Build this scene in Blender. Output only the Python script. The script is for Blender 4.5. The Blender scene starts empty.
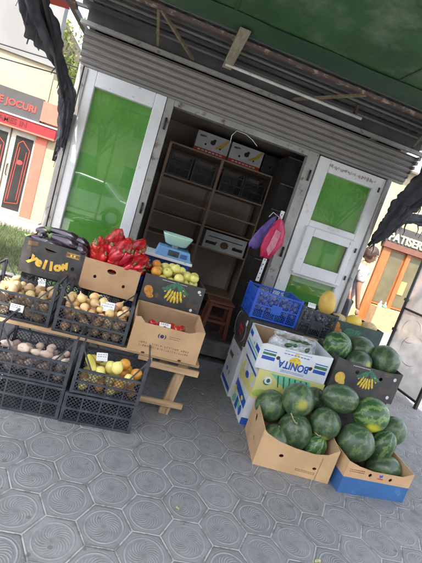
import bpy, bmesh, math, random
from math import sin, cos, pi, radians, sqrt, hypot
from mathutils import Vector, Matrix, noise, Euler
from mathutils.geometry import tessellate_polygon

S = bpy.context.scene
COL = S.collection
rnd = random.Random(7)

# ------------------------------------------------------------------ camera, sky, sun, exposure
cam = bpy.data.cameras.new("camera")
camo = bpy.data.objects.new("camera", cam)
COL.objects.link(camo)
RGT = Vector((0.94395115, -0.13354905, 0.30186234))
UPV = Vector((-0.26940842, 0.2166879, 0.93833121))
FWD = Vector((0.19072316, 0.96706308, -0.16856355))
m = Matrix((RGT, UPV, -FWD)).transposed().to_4x4()
m.translation = Vector((0, 0, 1.542))
camo.matrix_world = m
cam.sensor_fit = 'HORIZONTAL'
cam.sensor_width = 36
cam.lens = 384.98 / 422 * 36
cam.clip_start = .05
cam.clip_end = 500
S.camera = camo

SUN_EL, SUN_AZ = 58, 196          # azimuth of the sun, clockwise from +Y
w = bpy.data.worlds.new("World")
S.world = w
w.use_nodes = True
wn = w.node_tree
wn.nodes.clear()
sky = wn.nodes.new('ShaderNodeTexSky')
sky.sky_type = 'NISHITA'
sky.sun_disc = False
sky.sun_elevation = radians(SUN_EL)
sky.sun_rotation = radians(SUN_AZ)
sky.air_density = 1.0
sky.dust_density = 2.5
bg = wn.nodes.new('ShaderNodeBackground')
bg.inputs[1].default_value = .15
wo = wn.nodes.new('ShaderNodeOutputWorld')
hz = wn.nodes.new('ShaderNodeHueSaturation')
hz.inputs['Saturation'].default_value = .55
wn.links.new(sky.outputs[0], hz.inputs['Color'])
wn.links.new(hz.outputs[0], bg.inputs[0])
wn.links.new(bg.outputs[0], wo.inputs[0])
sl = bpy.data.lights.new("sun", 'SUN')
sl.energy = 2.0
sl.angle = radians(.6)
sl.color = (1, .95, .87)
so = bpy.data.objects.new("sun", sl)
COL.objects.link(so)
sd = Vector((sin(radians(SUN_AZ)) * cos(radians(SUN_EL)), cos(radians(SUN_AZ)) * cos(radians(SUN_EL)), sin(radians(SUN_EL))))
so.rotation_euler = sd.to_track_quat('Z', 'Y').to_euler()
S.view_settings.view_transform = 'Standard'
S.view_settings.look = 'None'
S.view_settings.gamma = 1
S.view_settings.use_curve_mapping = False
S.view_settings.exposure = 2.35
S.render.engine = 'CYCLES'
S.cycles.max_bounces = 8
S.cycles.diffuse_bounces = 5
S.cycles.transparent_max_bounces = 12
S.cycles.use_denoising = True

# ------------------------------------------------------------------ node helpers and materials
class G:
    """tiny expression builder for shader nodes"""
    def __init__(s, nt): s.t = nt
    def new(s, k, **kw):
        n = s.t.nodes.new(k)
        for a, b in kw.items(): setattr(n, a, b)
        return n
    def put(s, sock, v):
        if isinstance(v, bpy.types.NodeSocket): s.t.links.new(v, sock)
        else: sock.default_value = v
    def m(s, op, *a, clamp=False):
        n = s.new('ShaderNodeMath', operation=op, use_clamp=clamp)
        for i, v in enumerate(a): s.put(n.inputs[i], v)
        return n.outputs[0]
    def v(s, op, *a):
        n = s.new('ShaderNodeVectorMath', operation=op)
        for i, v in enumerate(a):
            if op == 'SCALE' and i == 1: s.put(n.inputs[3], v)
            else: s.put(n.inputs[i], v)
        return n.outputs['Value'] if op in ('LENGTH', 'DOT_PRODUCT', 'DISTANCE') else n.outputs[0]
    def xyz(s, x, y, z=0.0):
        n = s.new('ShaderNodeCombineXYZ')
        for i, v in enumerate((x, y, z)): s.put(n.inputs[i], v)
        return n.outputs[0]
    def sep(s, v):
        n = s.new('ShaderNodeSeparateXYZ'); s.put(n.inputs[0], v); return n.outputs
    def noise(s, vec, scale, detail=4, rough=.55, dist=0):
        n = s.new('ShaderNodeTexNoise'); s.put(n.inputs['Vector'], vec)
        n.inputs['Scale'].default_value = scale; n.inputs['Detail'].default_value = detail
        n.inputs['Roughness'].default_value = rough; n.inputs['Distortion'].default_value = dist
        return n.outputs[0]
    def ramp(s, f, stops, mode='LINEAR'):
        n = s.new('ShaderNodeValToRGB'); s.put(n.inputs[0], f)
        e = n.color_ramp.elements; n.color_ramp.interpolation = mode
        while len(e) < len(stops): e.new(.5)
        for i, (p, c) in enumerate(stops):
            e[i].position = p; e[i].color = (*c, 1) if len(c) == 3 else c
        return n.outputs[0]
    def mix(s, f, a, b, mode='MIX'):
        n = s.new('ShaderNodeMix', data_type='RGBA', blend_type=mode)
        s.put(n.inputs[0], f)
        for k, v in ((6, a), (7, b)):
            if isinstance(v, tuple) and len(v) == 3: v = (*v, 1)
            s.put(n.inputs[k], v)
        return n.outputs[2]
    def step(s, v, a, b):
        n = s.new('ShaderNodeMapRange', interpolation_type='SMOOTHSTEP'); s.put(n.inputs[0], v)
        n.inputs[1].default_value = a; n.inputs[2].default_value = b
        return n.outputs[0]
    def bump(s, h, st, d):
        n = s.new('ShaderNodeBump'); n.inputs['Strength'].default_value = st; n.inputs['Distance'].default_value = d
        s.put(n.inputs['Height'], h); return n.outputs[0]

def base(name):
    ma = bpy.data.materials.new(name); ma.use_nodes = True
    nt = ma.node_tree; g = G(nt); b = nt.nodes['Principled BSDF']
    g.obj = g.new('ShaderNodeTexCoord').outputs['Object']
    g.rand = g.new('ShaderNodeObjectInfo').outputs['Random']
    return ma, g, b

def mat(name, c, rough=.6, c2=None, sc=8, amt=.5, bump=.0, bsc=60, bd=.002, metal=0, spec=.5, vary=.0, coat=0, dirt=None, dsc=3, dlo=.5, dhi=.75, stretch=None, transl=0, sheen=0):
    ma, g, b = base(name)
    vec = g.obj
    if stretch: vec = g.v('MULTIPLY', vec, stretch)
    off = g.v('ADD', vec, g.v('SCALE', (13.7, 7.1, 5.3), g.rand))
    n = g.noise(off, sc)
    c2 = c2 or tuple(x * (1 - amt * .45) for x in c)
    col = g.mix(g.step(n, .33, .67), c, c2)
    if dirt: col = g.mix(g.step(g.noise(off, dsc, 6, .65), dlo, dhi), col, dirt)
    if vary:
        hs = g.new('ShaderNodeHueSaturation')
        g.put(hs.inputs['Value'], g.m('ADD', g.m('MULTIPLY', g.rand, vary), 1 - vary / 2))
        g.put(hs.inputs['Hue'], g.m('ADD', g.m('MULTIPLY', g.m('FRACT', g.m('MULTIPLY', g.rand, 7.77)), vary * .08), .5 - vary * .04))
        g.put(hs.inputs['Color'], col); col = hs.outputs[0]
    g.put(b.inputs['Base Color'], col)
    g.put(b.inputs['Roughness'], g.m('ADD', g.m('MULTIPLY', n, .16), rough - .08, clamp=True))
    b.inputs['Metallic'].default_value = metal
    b.inputs['Specular IOR Level'].default_value = spec
    b.inputs['Coat Weight'].default_value = coat
    if bump: g.put(b.inputs['Normal'], g.bump(g.noise(off, bsc, 5), bump, bd))
    if transl:
        t = g.new('ShaderNodeBsdfTranslucent'); g.put(t.inputs[0], col)
        mx = g.new('ShaderNodeMixShader'); mx.inputs[0].default_value = transl
        out = [q for q in ma.node_tree.nodes if q.type == 'OUTPUT_MATERIAL'][0]
        ma.node_tree.links.new(b.outputs[0], mx.inputs[1]); ma.node_tree.links.new(t.outputs[0], mx.inputs[2])
        ma.node_tree.links.new(mx.outputs[0], out.inputs[0])
    return ma

PITCH, LA = .235, radians(27.82)
def paver_mat():
    ma, g, b = base('paver')
    wp = g.new('ShaderNodeNewGeometry').outputs['Position']
    x, y, _ = g.sep(g.v('SUBTRACT', wp, (-.216, 1.826, 0)))
    u = g.m('DIVIDE', g.m('ADD', g.m('MULTIPLY', x, cos(LA)), g.m('MULTIPLY', y, sin(LA))), PITCH)
    v = g.m('DIVIDE', g.m('SUBTRACT', g.m('MULTIPLY', y, cos(LA)), g.m('MULTIPLY', x, sin(LA))), PITCH)
    s3 = sqrt(3)
    p = g.xyz(u, v)
    hs = (.5, s3 / 2, 1)
    a = g.v('WRAP', p, hs, (-.5, -s3 / 2, -1))
    bb = g.v('WRAP', g.v('ADD', p, (.5, s3 / 2, 0)), hs, (-.5, -s3 / 2, -1))
    la, lb = g.v('LENGTH', a), g.v('LENGTH', bb)
    sel = g.m('GREATER_THAN', la, lb)
    mx = g.new('ShaderNodeMix', data_type='VECTOR')
    g.put(mx.inputs[0], sel); g.put(mx.inputs[4], a); g.put(mx.inputs[5], bb)
    q = mx.outputs[1]
    qx, qy, _ = g.sep(q)
    cid = g.v('SUBTRACT', p, q)
    wn_ = g.new('ShaderNodeTexWhiteNoise', noise_dimensions='3D')
    g.put(wn_.inputs['Vector'], g.v('FLOOR', g.v('ADD', g.v('SCALE', cid, 2.0), (.5, .5, .5))))
    cr = wn_.outputs[0]
    ax, ay = g.m('ABSOLUTE', qx), g.m('ABSOLUTE', qy)
    hd = g.m('MAXIMUM', ax, g.m('ADD', g.m('MULTIPLY', ax, .5), g.m('MULTIPLY', ay, s3 / 2)))
    r = g.v('LENGTH', q)
    th = g.m('ARCTAN2', qy, qx)
    th = g.m('ADD', th, g.m('MULTIPLY', cr, 6.28))
    # curved petals sweeping outwards
    sw = g.m('ADD', g.m('MULTIPLY', th, 19), g.m('MULTIPLY', g.m('POWER', r, 1.6), 135))
    pet = g.step(g.m('SINE', sw), .0, .6)
    pm = g.m('MULTIPLY', g.step(r, .035, .07), g.m('SUBTRACT', 1.0, g.step(r, .30, .335)))
    pet = g.m('MULTIPLY', pet, pm)
    ring = g.m('SUBTRACT', 1.0, g.step(g.m('ABSOLUTE', g.m('SUBTRACT', r, .385)), .008, .024))
    ring2 = g.m('MULTIPLY', g.m('SUBTRACT', 1.0, g.step(g.m('ABSOLUTE', g.m('SUBTRACT', r, .44)), .004, .014)), .25)
    rel = g.m('MAXIMUM', g.m('MAXIMUM', ring, ring2), pet)
    wear = g.noise(wp, 7, 5, .6)
    rel = g.m('MULTIPLY', rel, g.m('MULTIPLY', g.step(wear, .28, .55), g.m('ADD', .55, g.m('MULTIPLY', cr, .45))))
    joint = g.step(hd, .477, .490)
    big = g.noise(wp, 1.1, 4, .6)
    fine = g.noise(wp, 130, 3, .7)
    mid = g.noise(wp, 18, 5, .65)
    c0 = g.mix(g.step(big, .3, .7), (.178, .182, .180), (.255, .257, .250))
    c0 = g.mix(g.m('MULTIPLY', cr, .45), c0, (.122, .126, .126))
    c0 = g.mix(g.m('MULTIPLY', g.step(mid, .45, .75), .35), c0, (.105, .10, .10))
    c0 = g.mix(g.m('MULTIPLY', rel, .52), c0, (.40, .40, .395))
    c0 = g.mix(g.m('MULTIPLY', joint, .75), c0, g.mix(g.step(mid, .45, .62), (.46, .455, .44), (.16, .155, .145)))
    spots = g.step(g.noise(wp, 5, 4, .6), .62, .72)
    c0 = g.mix(g.m('MULTIPLY', spots, .5), c0, (.07, .068, .065))
    c0 = g.mix(g.m('MULTIPLY', fine, .35), c0, (.10, .10, .105))
    g.put(b.inputs['Base Color'], c0)
    g.put(b.inputs['Roughness'], g.m('ADD', g.m('MULTIPLY', mid, .3), .5))
    h = g.m('ADD', g.m('SUBTRACT', rel, g.m('MULTIPLY', joint, 1.6)), g.m('MULTIPLY', fine, .35))
    h = g.m('ADD', h, g.m('MULTIPLY', mid, .9))
    tl = g.v('SUBTRACT', wn_.outputs[1], (.5, .5, .5))
    h = g.m('ADD', h, g.m('MULTIPLY', g.v('DOT_PRODUCT', tl, q), 5.0))
    stain = g.step(g.noise(wp, 2.6, 6, .7, .6), .56, .72)
    c0 = g.mix(g.m('MULTIPLY', stain, .38), c0, (.085, .083, .08))
    edge = g.m('MULTIPLY', g.step(hd, .435, .475), g.m('SUBTRACT', 1.0, g.step(hd, .478, .486)))  # rim beside each joint where occlusion shade is painted into the colour
    c0 = g.mix(g.m('MULTIPLY', g.m('MULTIPLY', edge, g.step(wear, .35, .6)), .55), c0, (.075, .073, .07))
    grime = g.m('MULTIPLY', g.m('SUBTRACT', 1.0, rel), g.step(r, .43, .2))
    c0 = g.mix(g.m('MULTIPLY', g.m('MULTIPLY', grime, g.step(mid, .35, .65)), .35), c0, (.10, .10, .10))
    gum = g.step(g.noise(wp, 22, 1, .3), .735, .75)
    c0 = g.mix(g.m('MULTIPLY', gum, .55), c0, (.07, .068, .066))
    chip = g.m('MULTIPLY', g.step(g.noise(wp, 34, 3, .6), .66, .70), g.step(hd, .40, .47))
    c0 = g.mix(g.m('MULTIPLY', chip, .6), c0, (.32, .31, .30))
    g.put(b.inputs['Base Color'], c0)
    g.put(b.inputs['Normal'], g.bump(h, .75, .004))
    return ma

def melon_mat(name, dark, light, freq=9, contrast=.75, patch=None, patch_dir=(0, 0, 1), lo=.72):
    ma, g, b = base(name)
    v = g.obj
    off = g.v('SCALE', (23.7, 17.1, 11.3), g.rand)
    x, y, z = g.sep(v)
    wob = g.noise(g.v('ADD', g.v('SCALE', v, 1.0), off), 22, 4, .6)
    th = g.m('ARCTAN2', y, x)
    sw = g.m('ADD', g.m('MULTIPLY', th, freq), g.m('MULTIPLY', wob, 11.0))
    st = g.m('ADD', g.m('MULTIPLY', g.m('SINE', sw), .5), .5)
    net = g.noise(g.v('ADD', g.v('MULTIPLY', v, (1, 1, .45)), off), 75, 5, .7, 1.5)
    st = g.m('ADD', st, g.m('MULTIPLY', g.m('SUBTRACT', net, .5), 2.2))
    col = g.mix(g.m('MULTIPLY', g.step(st, .45, .95), contrast), dark, light)
    col = g.mix(g.m('MULTIPLY', g.step(net, .5, .75), .25), col, light)
    hs_ = g.new('ShaderNodeHueSaturation'); g.put(hs_.inputs['Value'], g.m('ADD', g.m('MULTIPLY', g.rand, .55), .75)); g.put(hs_.inputs['Color'], col); col = hs_.outputs[0]
    scuff = g.step(g.noise(g.v('ADD', v, off), 14, 6, .75), .60, .68)
    col = g.mix(g.m('MULTIPLY', scuff, .35), col, (.25, .24, .17))
    if patch:
        nd = g.v('NORMALIZE', g.v('ADD', g.v('NORMALIZE', v), g.v('SCALE', g.xyz(wob, net, wob), .35)))
        d = g.v('DOT_PRODUCT', nd, Vector(patch_dir).normalized())
        col = g.mix(g.m('MULTIPLY', g.step(d, lo, lo + .25), .9), col, patch)
    g.put(b.inputs['Base Color'], col)
    g.put(b.inputs['Roughness'], g.m('ADD', g.m('MULTIPLY', net, .3), .20))
    b.inputs['Coat Weight'].default_value = .0
    g.put(b.inputs['Normal'], g.bump(net, .12, .002))
    return ma

M = {}
def defmats():
    M['card'] = mat('cardboard', (.50, .315, .165), .8, (.42, .26, .135), 5, bump=.5, bsc=9, bd=.012, vary=.12, dirt=(.33, .2, .11), dsc=7, dlo=.62, dhi=.8)
    M['card_in'] = mat('cardboard_inner', (.40, .25, .14), .85, sc=6, bump=.2, bsc=80, bd=.001)
    M['darkcard'] = mat('dark_printed_cardboard', (.036, .036, .038), .5, (.06, .056, .053), 9, bump=.4, bsc=10, bd=.01, dirt=(.11, .10, .09), dsc=12, dlo=.6, dhi=.8)
    M['blackcard'] = mat('black_printed_cardboard', (.035, .03, .027), .55, (.06, .052, .045), 6, bump=.15, bsc=60, bd=.001, dirt=(.12, .1, .08), dsc=9, dlo=.6, dhi=.8)
    M['whitecard'] = mat('white_printed_cardboard', (.66, .67, .68), .6, (.56, .58, .60), 7, bump=.4, bsc=9, bd=.01, dirt=(.45, .44, .42), dsc=9, dlo=.6, dhi=.8)
    M['yellowcard'] = mat('yellow_printed_cardboard', (.66, .60, .17), .6, (.58, .54, .22), 7, bump=.4, bsc=9, bd=.01)
    M['bluecard'] = mat('blue_printed_cardboard', (.03, .10, .26), .55, (.035, .12, .30), 6, bump=.1, bsc=70, bd=.001, dirt=(.1, .2, .4), dsc=12, dlo=.6, dhi=.75)
    M['hole'] = mat('hand_hole_shadow_card', (.05, .035, .025), .9)
    M['gold'] = mat('gold_print', (.72, .48, .10), .5, (.6, .36, .05), 30)
    M['bananayellow'] = mat('banana_yellow_print', (.75, .55, .06), .5, (.5, .33, .03), 60)
    M['inkgreen'] = mat('green_print', (.05, .20, .10), .5, (.03, .1, .07), 60)
    M['inkblue'] = mat('blue_print', (.02, .09, .42), .5)
    M['inkteal'] = mat('teal_print', (.12, .45, .30), .5, (.2, .5, .3), 30)
    M['inknavy'] = mat('navy_print', (.02, .03, .09), .6)
    M['inkred'] = mat('red_print', (.5, .03, .02), .5)
    M['inkorange'] = mat('orange_print', (.65, .28, .05), .5, (.4, .15, .03), 40)
    M['inkbrown'] = mat('brown_print', (.17, .10, .05), .6)
    M['tapemark'] = mat('old_tape_residue', (.36, .24, .21), .7)
    M['inkwhite'] = mat('white_print', (.7, .7, .68), .6)
    M['inkblack'] = mat('black_print', (.02, .02, .02), .6)
    M['inkyellow'] = mat('yellow_print', (.75, .68, .12), .5)
    M['inklime'] = mat('lime_print', (.42, .55, .12), .5)
    M['crate'] = mat('black_crate_plastic', (.032, .036, .046), .38, (.055, .06, .07), 14, bump=.1, bsc=50, dirt=(.10, .098, .095), dsc=16, dlo=.58, dhi=.85)
    M['bluecrate'] = mat('blue_crate_plastic', (.02, .08, .45), .4, (.03, .11, .52), 14, dirt=(.12, .2, .4), dsc=16, dlo=.6, dhi=.85)
    M['crateliner'] = mat('grey_crate_contents', (.20, .20, .24), .8, (.05, .05, .07), 60, dirt=(.3, .3, .33), dsc=50, dlo=.5, dhi=.6)
    M['wood'] = mat('old_pallet_wood', (.46, .31, .17), .75, (.34, .21, .11), 3, stretch=(1, 8, 8), bump=.3, bsc=25, bd=.002, dirt=(.16, .10, .06), dsc=4, dlo=.55, dhi=.75)
    M['woodleg'] = mat('old_leg_wood', (.46, .32, .18), .75, (.30, .19, .10), 3, stretch=(8, 8, 1), bump=.3, bsc=25, bd=.002, dirt=(.13, .08, .05), dsc=4, dlo=.5, dhi=.75)
    M['paper'] = mat('paper', (.80, .80, .78), .7, (.74, .74, .73), 30)
    M['potato'] = mat('potato_skin', (.50, .35, .18), .7, (.38, .25, .12), 30, bump=.2, bsc=90, bd=.002, vary=.35, dirt=(.2, .13, .07), dsc=50, dlo=.6, dhi=.72)
    M['onion'] = mat('onion_skin', (.80, .56, .28), .4, (.62, .36, .14), 14, stretch=(5, 5, .7), vary=.4, bump=.15, bsc=40, bd=.001, spec=.5)
    M['shallot'] = mat('purple_onion_skin', (.42, .22, .12), .4, (.60, .40, .24), 14, stretch=(5, 5, .7), vary=.4)
    M['sweet'] = mat('sweet_potato_skin', (.42, .31, .24), .75, (.54, .44, .35), 14, bump=.25, bsc=60, vary=.4)
    M['beet'] = mat('beet_skin', (.26, .18, .145), .75, (.40, .31, .25), 12, bump=.2, bsc=60, vary=.5)
    M['apple'] = mat('yellow_apple_skin', (.84, .72, .20), .4, (.66, .62, .16), 14, vary=.25, coat=.2)
    M['peach'] = mat('orange_fruit_skin', (.72, .22, .03), .4, (.62, .38, .05), 10, vary=.3)
    M['lemon'] = mat('pale_yellow_fruit_skin', (.82, .66, .14), .35, (.62, .60, .22), 10, vary=.2)
    M['zuc'] = mat('yellow_squash_skin', (.72, .58, .08), .35, (.62, .56, .14), 10, vary=.1)
    M['tomato'] = mat('tomato_skin', (.52, .03, .015), .2, (.42, .02, .01), 10, vary=.3, coat=.4)
    M['pepper'] = mat('red_pepper_skin', (.60, .010, .016), .25, (.42, .006, .010), 12, vary=.22, coat=.5)
    M['eggplant'] = mat('aubergine_skin', (.016, .008, .016), .28, (.026, .012, .024), 8, vary=.3, coat=.5)
    M['calyx'] = mat('green_calyx', (.16, .24, .07), .6, vary=.2)
    M['stem'] = mat('dry_stem', (.35, .33, .15), .7)
    M['cuke'] = mat('cucumber_skin', (.02, .07, .02), .4, (.05, .13, .03), 20, bump=.4, bsc=80, bd=.003, vary=.3)
    M['ymelon'] = mat('yellow_melon_rind', (.85, .58, .04), .42, (.75, .50, .08), 12, bump=.15, bsc=60, vary=.15)
    M['omelon'] = mat('pale_orange_melon_rind', (.78, .50, .10), .5, (.68, .42, .10), 14, bump=.1, bsc=60)
    M['tmelon'] = mat('netted_melon_rind', (.62, .45, .20), .6, (.50, .34, .14), 26, bump=.3, bsc=90, vary=.15, dirt=(.62, .52, .32), dsc=60, dlo=.5, dhi=.6)
    M['white'] = mat('white_window_plastic', (.72, .73, .74), .35, (.66, .67, .68), 5, dirt=(.36, .33, .29), dsc=13, dlo=.60, dhi=.74)
    M['steel'] = mat('dirty_grey_metal', (.38, .37, .355), .45, (.31, .30, .285), 4, metal=.3, dirt=(.11, .085, .062), dsc=16, dlo=.54, dhi=.72, bump=.1, bsc=30)
    M['shutter'] = mat('grey_shutter_metal', (.235, .222, .205), .5, (.20, .19, .175), 2, stretch=(1, 3, 3), metal=.3, dirt=(.13, .115, .10), dsc=9, dlo=.52, dhi=.85, bump=.1, bsc=30)
    M['darkmetal'] = mat('dark_roof_metal', (.10, .10, .10), .5, (.15, .148, .145), 3, stretch=(1, 5, 1), metal=.4, dirt=(.16, .15, .14), dsc=5, dlo=.55, dhi=.8)
    M['blackmetal'] = mat('black_painted_metal', (.02, .02, .022), .5)
    M['rust'] = mat('rusty_steel', (.085, .05, .036), .8, (.06, .045, .04), 20, bump=.3, bsc=50, dirt=(.28, .20, .13), dsc=14, dlo=.5, dhi=.65)
    M['olivemetal'] = mat('worn_olive_steel', (.20, .17, .10), .7, (.13, .10, .06), 20, bump=.2)
    M['tube'] = mat('white_tube_enamel', (.62, .62, .58), .35, (.5, .5, .45), 9, dirt=(.3, .25, .18), dsc=10, dlo=.6, dhi=.8)
    M['ply'] = mat('weathered_board', (.30, .27, .19), .75, (.22, .19, .13), 5, stretch=(6, 1, 6), dirt=(.4, .38, .3), dsc=8, dlo=.5, dhi=.7)
    M['greenfilm'] = mat('green_window_film', (.19, .56, .09), .5, (.12, .45, .06), 2.2, dirt=(.24, .50, .17), dsc=3.5, dlo=.5, dhi=.85, bump=.25, bsc=3, bd=.03)
    M['interior'] = mat('dim_wall_paint', (.42, .37, .32), .8, (.35, .30, .25), 2)
    M['intdark'] = mat('dark_panel', (.045, .043, .045), .55, (.03, .03, .032), 3)
    M['intfloor'] = mat('shop_floor', (.14, .11, .095), .7, (.09, .07, .06), 3)
    M['shelf'] = mat('shelf_board', (.46, .32, .23), .6, (.38, .25, .17), 3, stretch=(1, 6, 1))
    M['shelfback'] = mat('shelf_back_panel', (.68, .62, .56), .7, (.60, .54, .48), 3)
    M['concrete'] = mat('concrete', (.19, .185, .18), .85, (.12, .115, .11), 6, bump=.4, bsc=40, bd=.004, dirt=(.06, .055, .05), dsc=4, dlo=.55, dhi=.75)
    M['stool'] = mat('red_brown_stool_wood', (.27, .085, .045), .5, (.19, .06, .035), 5, stretch=(1, 1, 5), bump=.1)
    M['tarp'] = mat('green_tarpaulin', (.050, .125, .048), .55, (.032, .085, .032), 2.2, dirt=(.19, .23, .17), dsc=3.2, dlo=.46, dhi=.80, bump=.35, bsc=9, bd=.01, transl=.2)
    M['tarphem'] = mat('green_tarpaulin_hem', (.028, .075, .035), .6, (.022, .06, .03), 3, bump=.3, bsc=10, bd=.01)
    M['redtarp'] = mat('red_tarpaulin', (.40, .035, .02), .6, (.3, .025, .012), 4, transl=.25)
    M['cloth'] = mat('black_fabric', (.048, .050, .060), .9, (.075, .077, .086), 6, bump=.6, bsc=45, bd=.006, spec=.15, dirt=(.055, .058, .07), dsc=7, dlo=.5, dhi=.8)
    M['mint'] = mat('mint_plastic', (.42, .62, .52), .3, (.40, .58, .49), 5)
    M['scaleblue'] = mat('scale_blue_plastic', (.16, .36, .62), .35, (.13, .31, .56), 5)
    M['screen'] = mat('dark_display', (.03, .05, .06), .15)
    M['pink'] = mat('pink_plastic_bag', (.75, .05, .16), .35, (.62, .03, .10), 25, bump=.5, bsc=25, bd=.01, transl=.25)
    M['pinkpale'] = mat('pale_pink_plastic', (.80, .36, .44), .35, (.70, .2, .3), 25, bump=.5, bsc=25, bd=.01, transl=.25)
    M['purple'] = mat('purple_plastic_bag', (.22, .16, .50), .35, (.16, .10, .38), 25, bump=.5, bsc=25, bd=.01, transl=.25)
    M['cream'] = mat('cream_render', (.36, .29, .195), .85, (.31, .25, .165), dirt=(.24, .20, .15), dsc=1.6, dlo=.55, dhi=.8, sc=1.2, bump=.15, bsc=30)
    M['greywall'] = mat('pale_grey_render', (.20, .196, .185), .85, (.175, .17, .16), 1.2, bump=.15, bsc=30)
    M['signgrey'] = mat('grey_sign_board', (.055, .048, .045), .6, (.045, .04, .038), 3)
    M['salmon'] = mat('salmon_paint', (.46, .125, .075), .7, (.40, .11, .07), 3, dirt=(.3, .14, .10))
    M['redpaint'] = mat('red_sign_paint', (.30, .012, .015), .5)
    M['redletter'] = mat('red_letter', (.50, .05, .035), .5)
    M['darkred'] = mat('dark_red_letter', (.12, .01, .01), .5)
    M['doorcream'] = mat('cream_door_frame', (.42, .39, .31), .5)
    M['darkglass'] = mat('dark_door_glass', (.03, .028, .026), .15)
    M['orangewood'] = mat('orange_wood', (.34, .115, .032), .5, (.27, .085, .022), 3, stretch=(6, 6, 1))
    M['brownsign'] = mat('brown_sign_wood', (.16, .065, .04), .6)
    M['letteryellow'] = mat('pale_yellow_letter', (.60, .57, .34), .5)
    M['tan'] = mat('tan_counter', (.38, .27, .15), .7)
    M['shopglass'] = mat('olive_shop_glass', (.10, .085, .045), .2, (.13, .11, .06), 3)
    M['pinkpave'] = mat('pinkish_pavement', (.30, .235, .21), .85, (.26, .205, .18), 3, bump=.2, bsc=30)
    M['asphalt'] = mat('asphalt', (.055, .055, .058), .85, (.045, .045, .047), 4, bump=.3, bsc=80)
    M['soil'] = mat('soil', (.10, .08, .05), .95, bump=.5, bsc=30, bd=.01)
    M['bark'] = mat('bark', (.12, .09, .065), .9, bump=.5, bsc=20, bd=.01)
    M['leafy'] = mat('yellow_green_leaf', (.22, .24, .045), .6, (.12, .16, .03), 2, vary=.2, transl=.3)
    M['leafd'] = mat('green_leaf', (.07, .12, .03), .6, (.045, .08, .02), 2, transl=.3)
    M['grass'] = mat('grass_blade', (.155, .20, .085), .7, (.11, .155, .06), 3, transl=.3)
    M['skin'] = mat('skin', (.36, .19, .125), .5, (.32, .165, .11), 10)
    M['hair'] = mat('brown_hair', (.055, .024, .014), .6, (.035, .015, .009), 30, stretch=(1, 1, 3), bump=.5, bsc=60, bd=.004)
    M['shirt'] = mat('white_patterned_shirt', (.46, .45, .48), .8, (.40, .38, .42), 10, dirt=(.16, .13, .20), dsc=45, dlo=.56, dhi=.6)
    M['trouser'] = mat('dark_trousers', (.05, .05, .07), .8)
    M['carpaint'] = mat('silver_car_paint', (.42, .43, .45), .3, metal=.5, coat=.6)
    M['tyre'] = mat('tyre_rubber', (.02, .02, .02), .8)
    M['lamp'] = mat('headlight_plastic', (.7, .7, .7), .15)
    M['wire'] = mat('wire', (.03, .03, .03), .5)
    M['hookwire'] = mat('white_wire', (.6, .6, .58), .4)
    M['windowdark'] = mat('window_glass_dark', (.05, .06, .07), .12)
    # glass pane: clear with a mirror-like share
    for nm, fac, tint, rough in (('glass', .09, (1, 1, 1, 1), .02), ('curtain', .12, (.90, .88, .86, 1), .12)):
        ma = bpy.data.materials.new(nm); ma.use_nodes = True; nt = ma.node_tree; nt.nodes.clear(); g = G(nt)
        t = g.new('ShaderNodeBsdfTransparent'); t.inputs[0].default_value = tint
        gl = g.new('ShaderNodeBsdfGlossy'); gl.inputs['Roughness'].default_value = rough
        lw = g.new('ShaderNodeLayerWeight'); lw.inputs[0].default_value = .35
        f = g.m('ADD', g.m('MULTIPLY', lw.outputs['Fresnel'], .5), fac, clamp=True)
        if nm == 'curtain':
            oc = g.new('ShaderNodeTexCoord').outputs['Object']
            nz = g.noise(oc, 5, 5)
            g.put(gl.inputs['Normal'], g.bump(nz, .5, .05))
            f = g.m('MULTIPLY', f, g.step(nz, .2, .7))
            dfs = g.new('ShaderNodeBsdfDiffuse'); dfs.inputs[0].default_value = (.85, .83, .80, 1)
            tl_ = g.new('ShaderNodeBsdfTranslucent'); tl_.inputs[0].default_value = (.85, .83, .80, 1)
            md_ = g.new('ShaderNodeMixShader'); nt.links.new(dfs.outputs[0], md_.inputs[1]); nt.links.new(tl_.outputs[0], md_.inputs[2]); dfs = md_
            m0 = g.new('ShaderNodeMixShader'); m0.inputs[0].default_value = .40
            nt.links.new(t.outputs[0], m0.inputs[1]); nt.links.new(dfs.outputs[0], m0.inputs[2]); src = m0.outputs[0]
        else:
            src = t.outputs[0]
        mx = g.new('ShaderNodeMixShader'); g.put(mx.inputs[0], f)
        nt.links.new(src, mx.inputs[1]); nt.links.new(gl.outputs[0], mx.inputs[2])
        o = g.new('ShaderNodeOutputMaterial'); nt.links.new(mx.outputs[0], o.inputs[0]); M[nm] = ma
    # translucent bag film and net
    ma = bpy.data.materials.new('bag_film'); ma.use_nodes = True; nt = ma.node_tree; nt.nodes.clear(); g = G(nt)
    t = g.new('ShaderNodeBsdfTransparent'); t.inputs[0].default_value = (.95, .96, .97, 1)
    pb = g.new('ShaderNodeBsdfPrincipled'); pb.inputs['Base Color'].default_value = (.75, .78, .80, 1); pb.inputs['Roughness'].default_value = .25
    oc = g.new('ShaderNodeTexCoord').outputs['Object']; nz = g.noise(oc, 30, 4)
    g.put(pb.inputs['Normal'], g.bump(nz, .8, .01))
    mx = g.new('ShaderNodeMixShader'); g.put(mx.inputs[0], g.m('ADD', g.m('MULTIPLY', g.step(nz, .4, .7), .45), .38))
    nt.links.new(t.outputs[0], mx.inputs[1]); nt.links.new(pb.outputs[0], mx.inputs[2])
    o = g.new('ShaderNodeOutputMaterial'); nt.links.new(mx.outputs[0], o.inputs[0]); M['bag'] = ma
    ma = bpy.data.materials.new('red_net_film'); ma.use_nodes = True; nt = ma.node_tree; nt.nodes.clear(); g = G(nt)
    t = g.new('ShaderNodeBsdfTransparent'); t.inputs[0].default_value = (1, .75, .75, 1)
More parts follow.
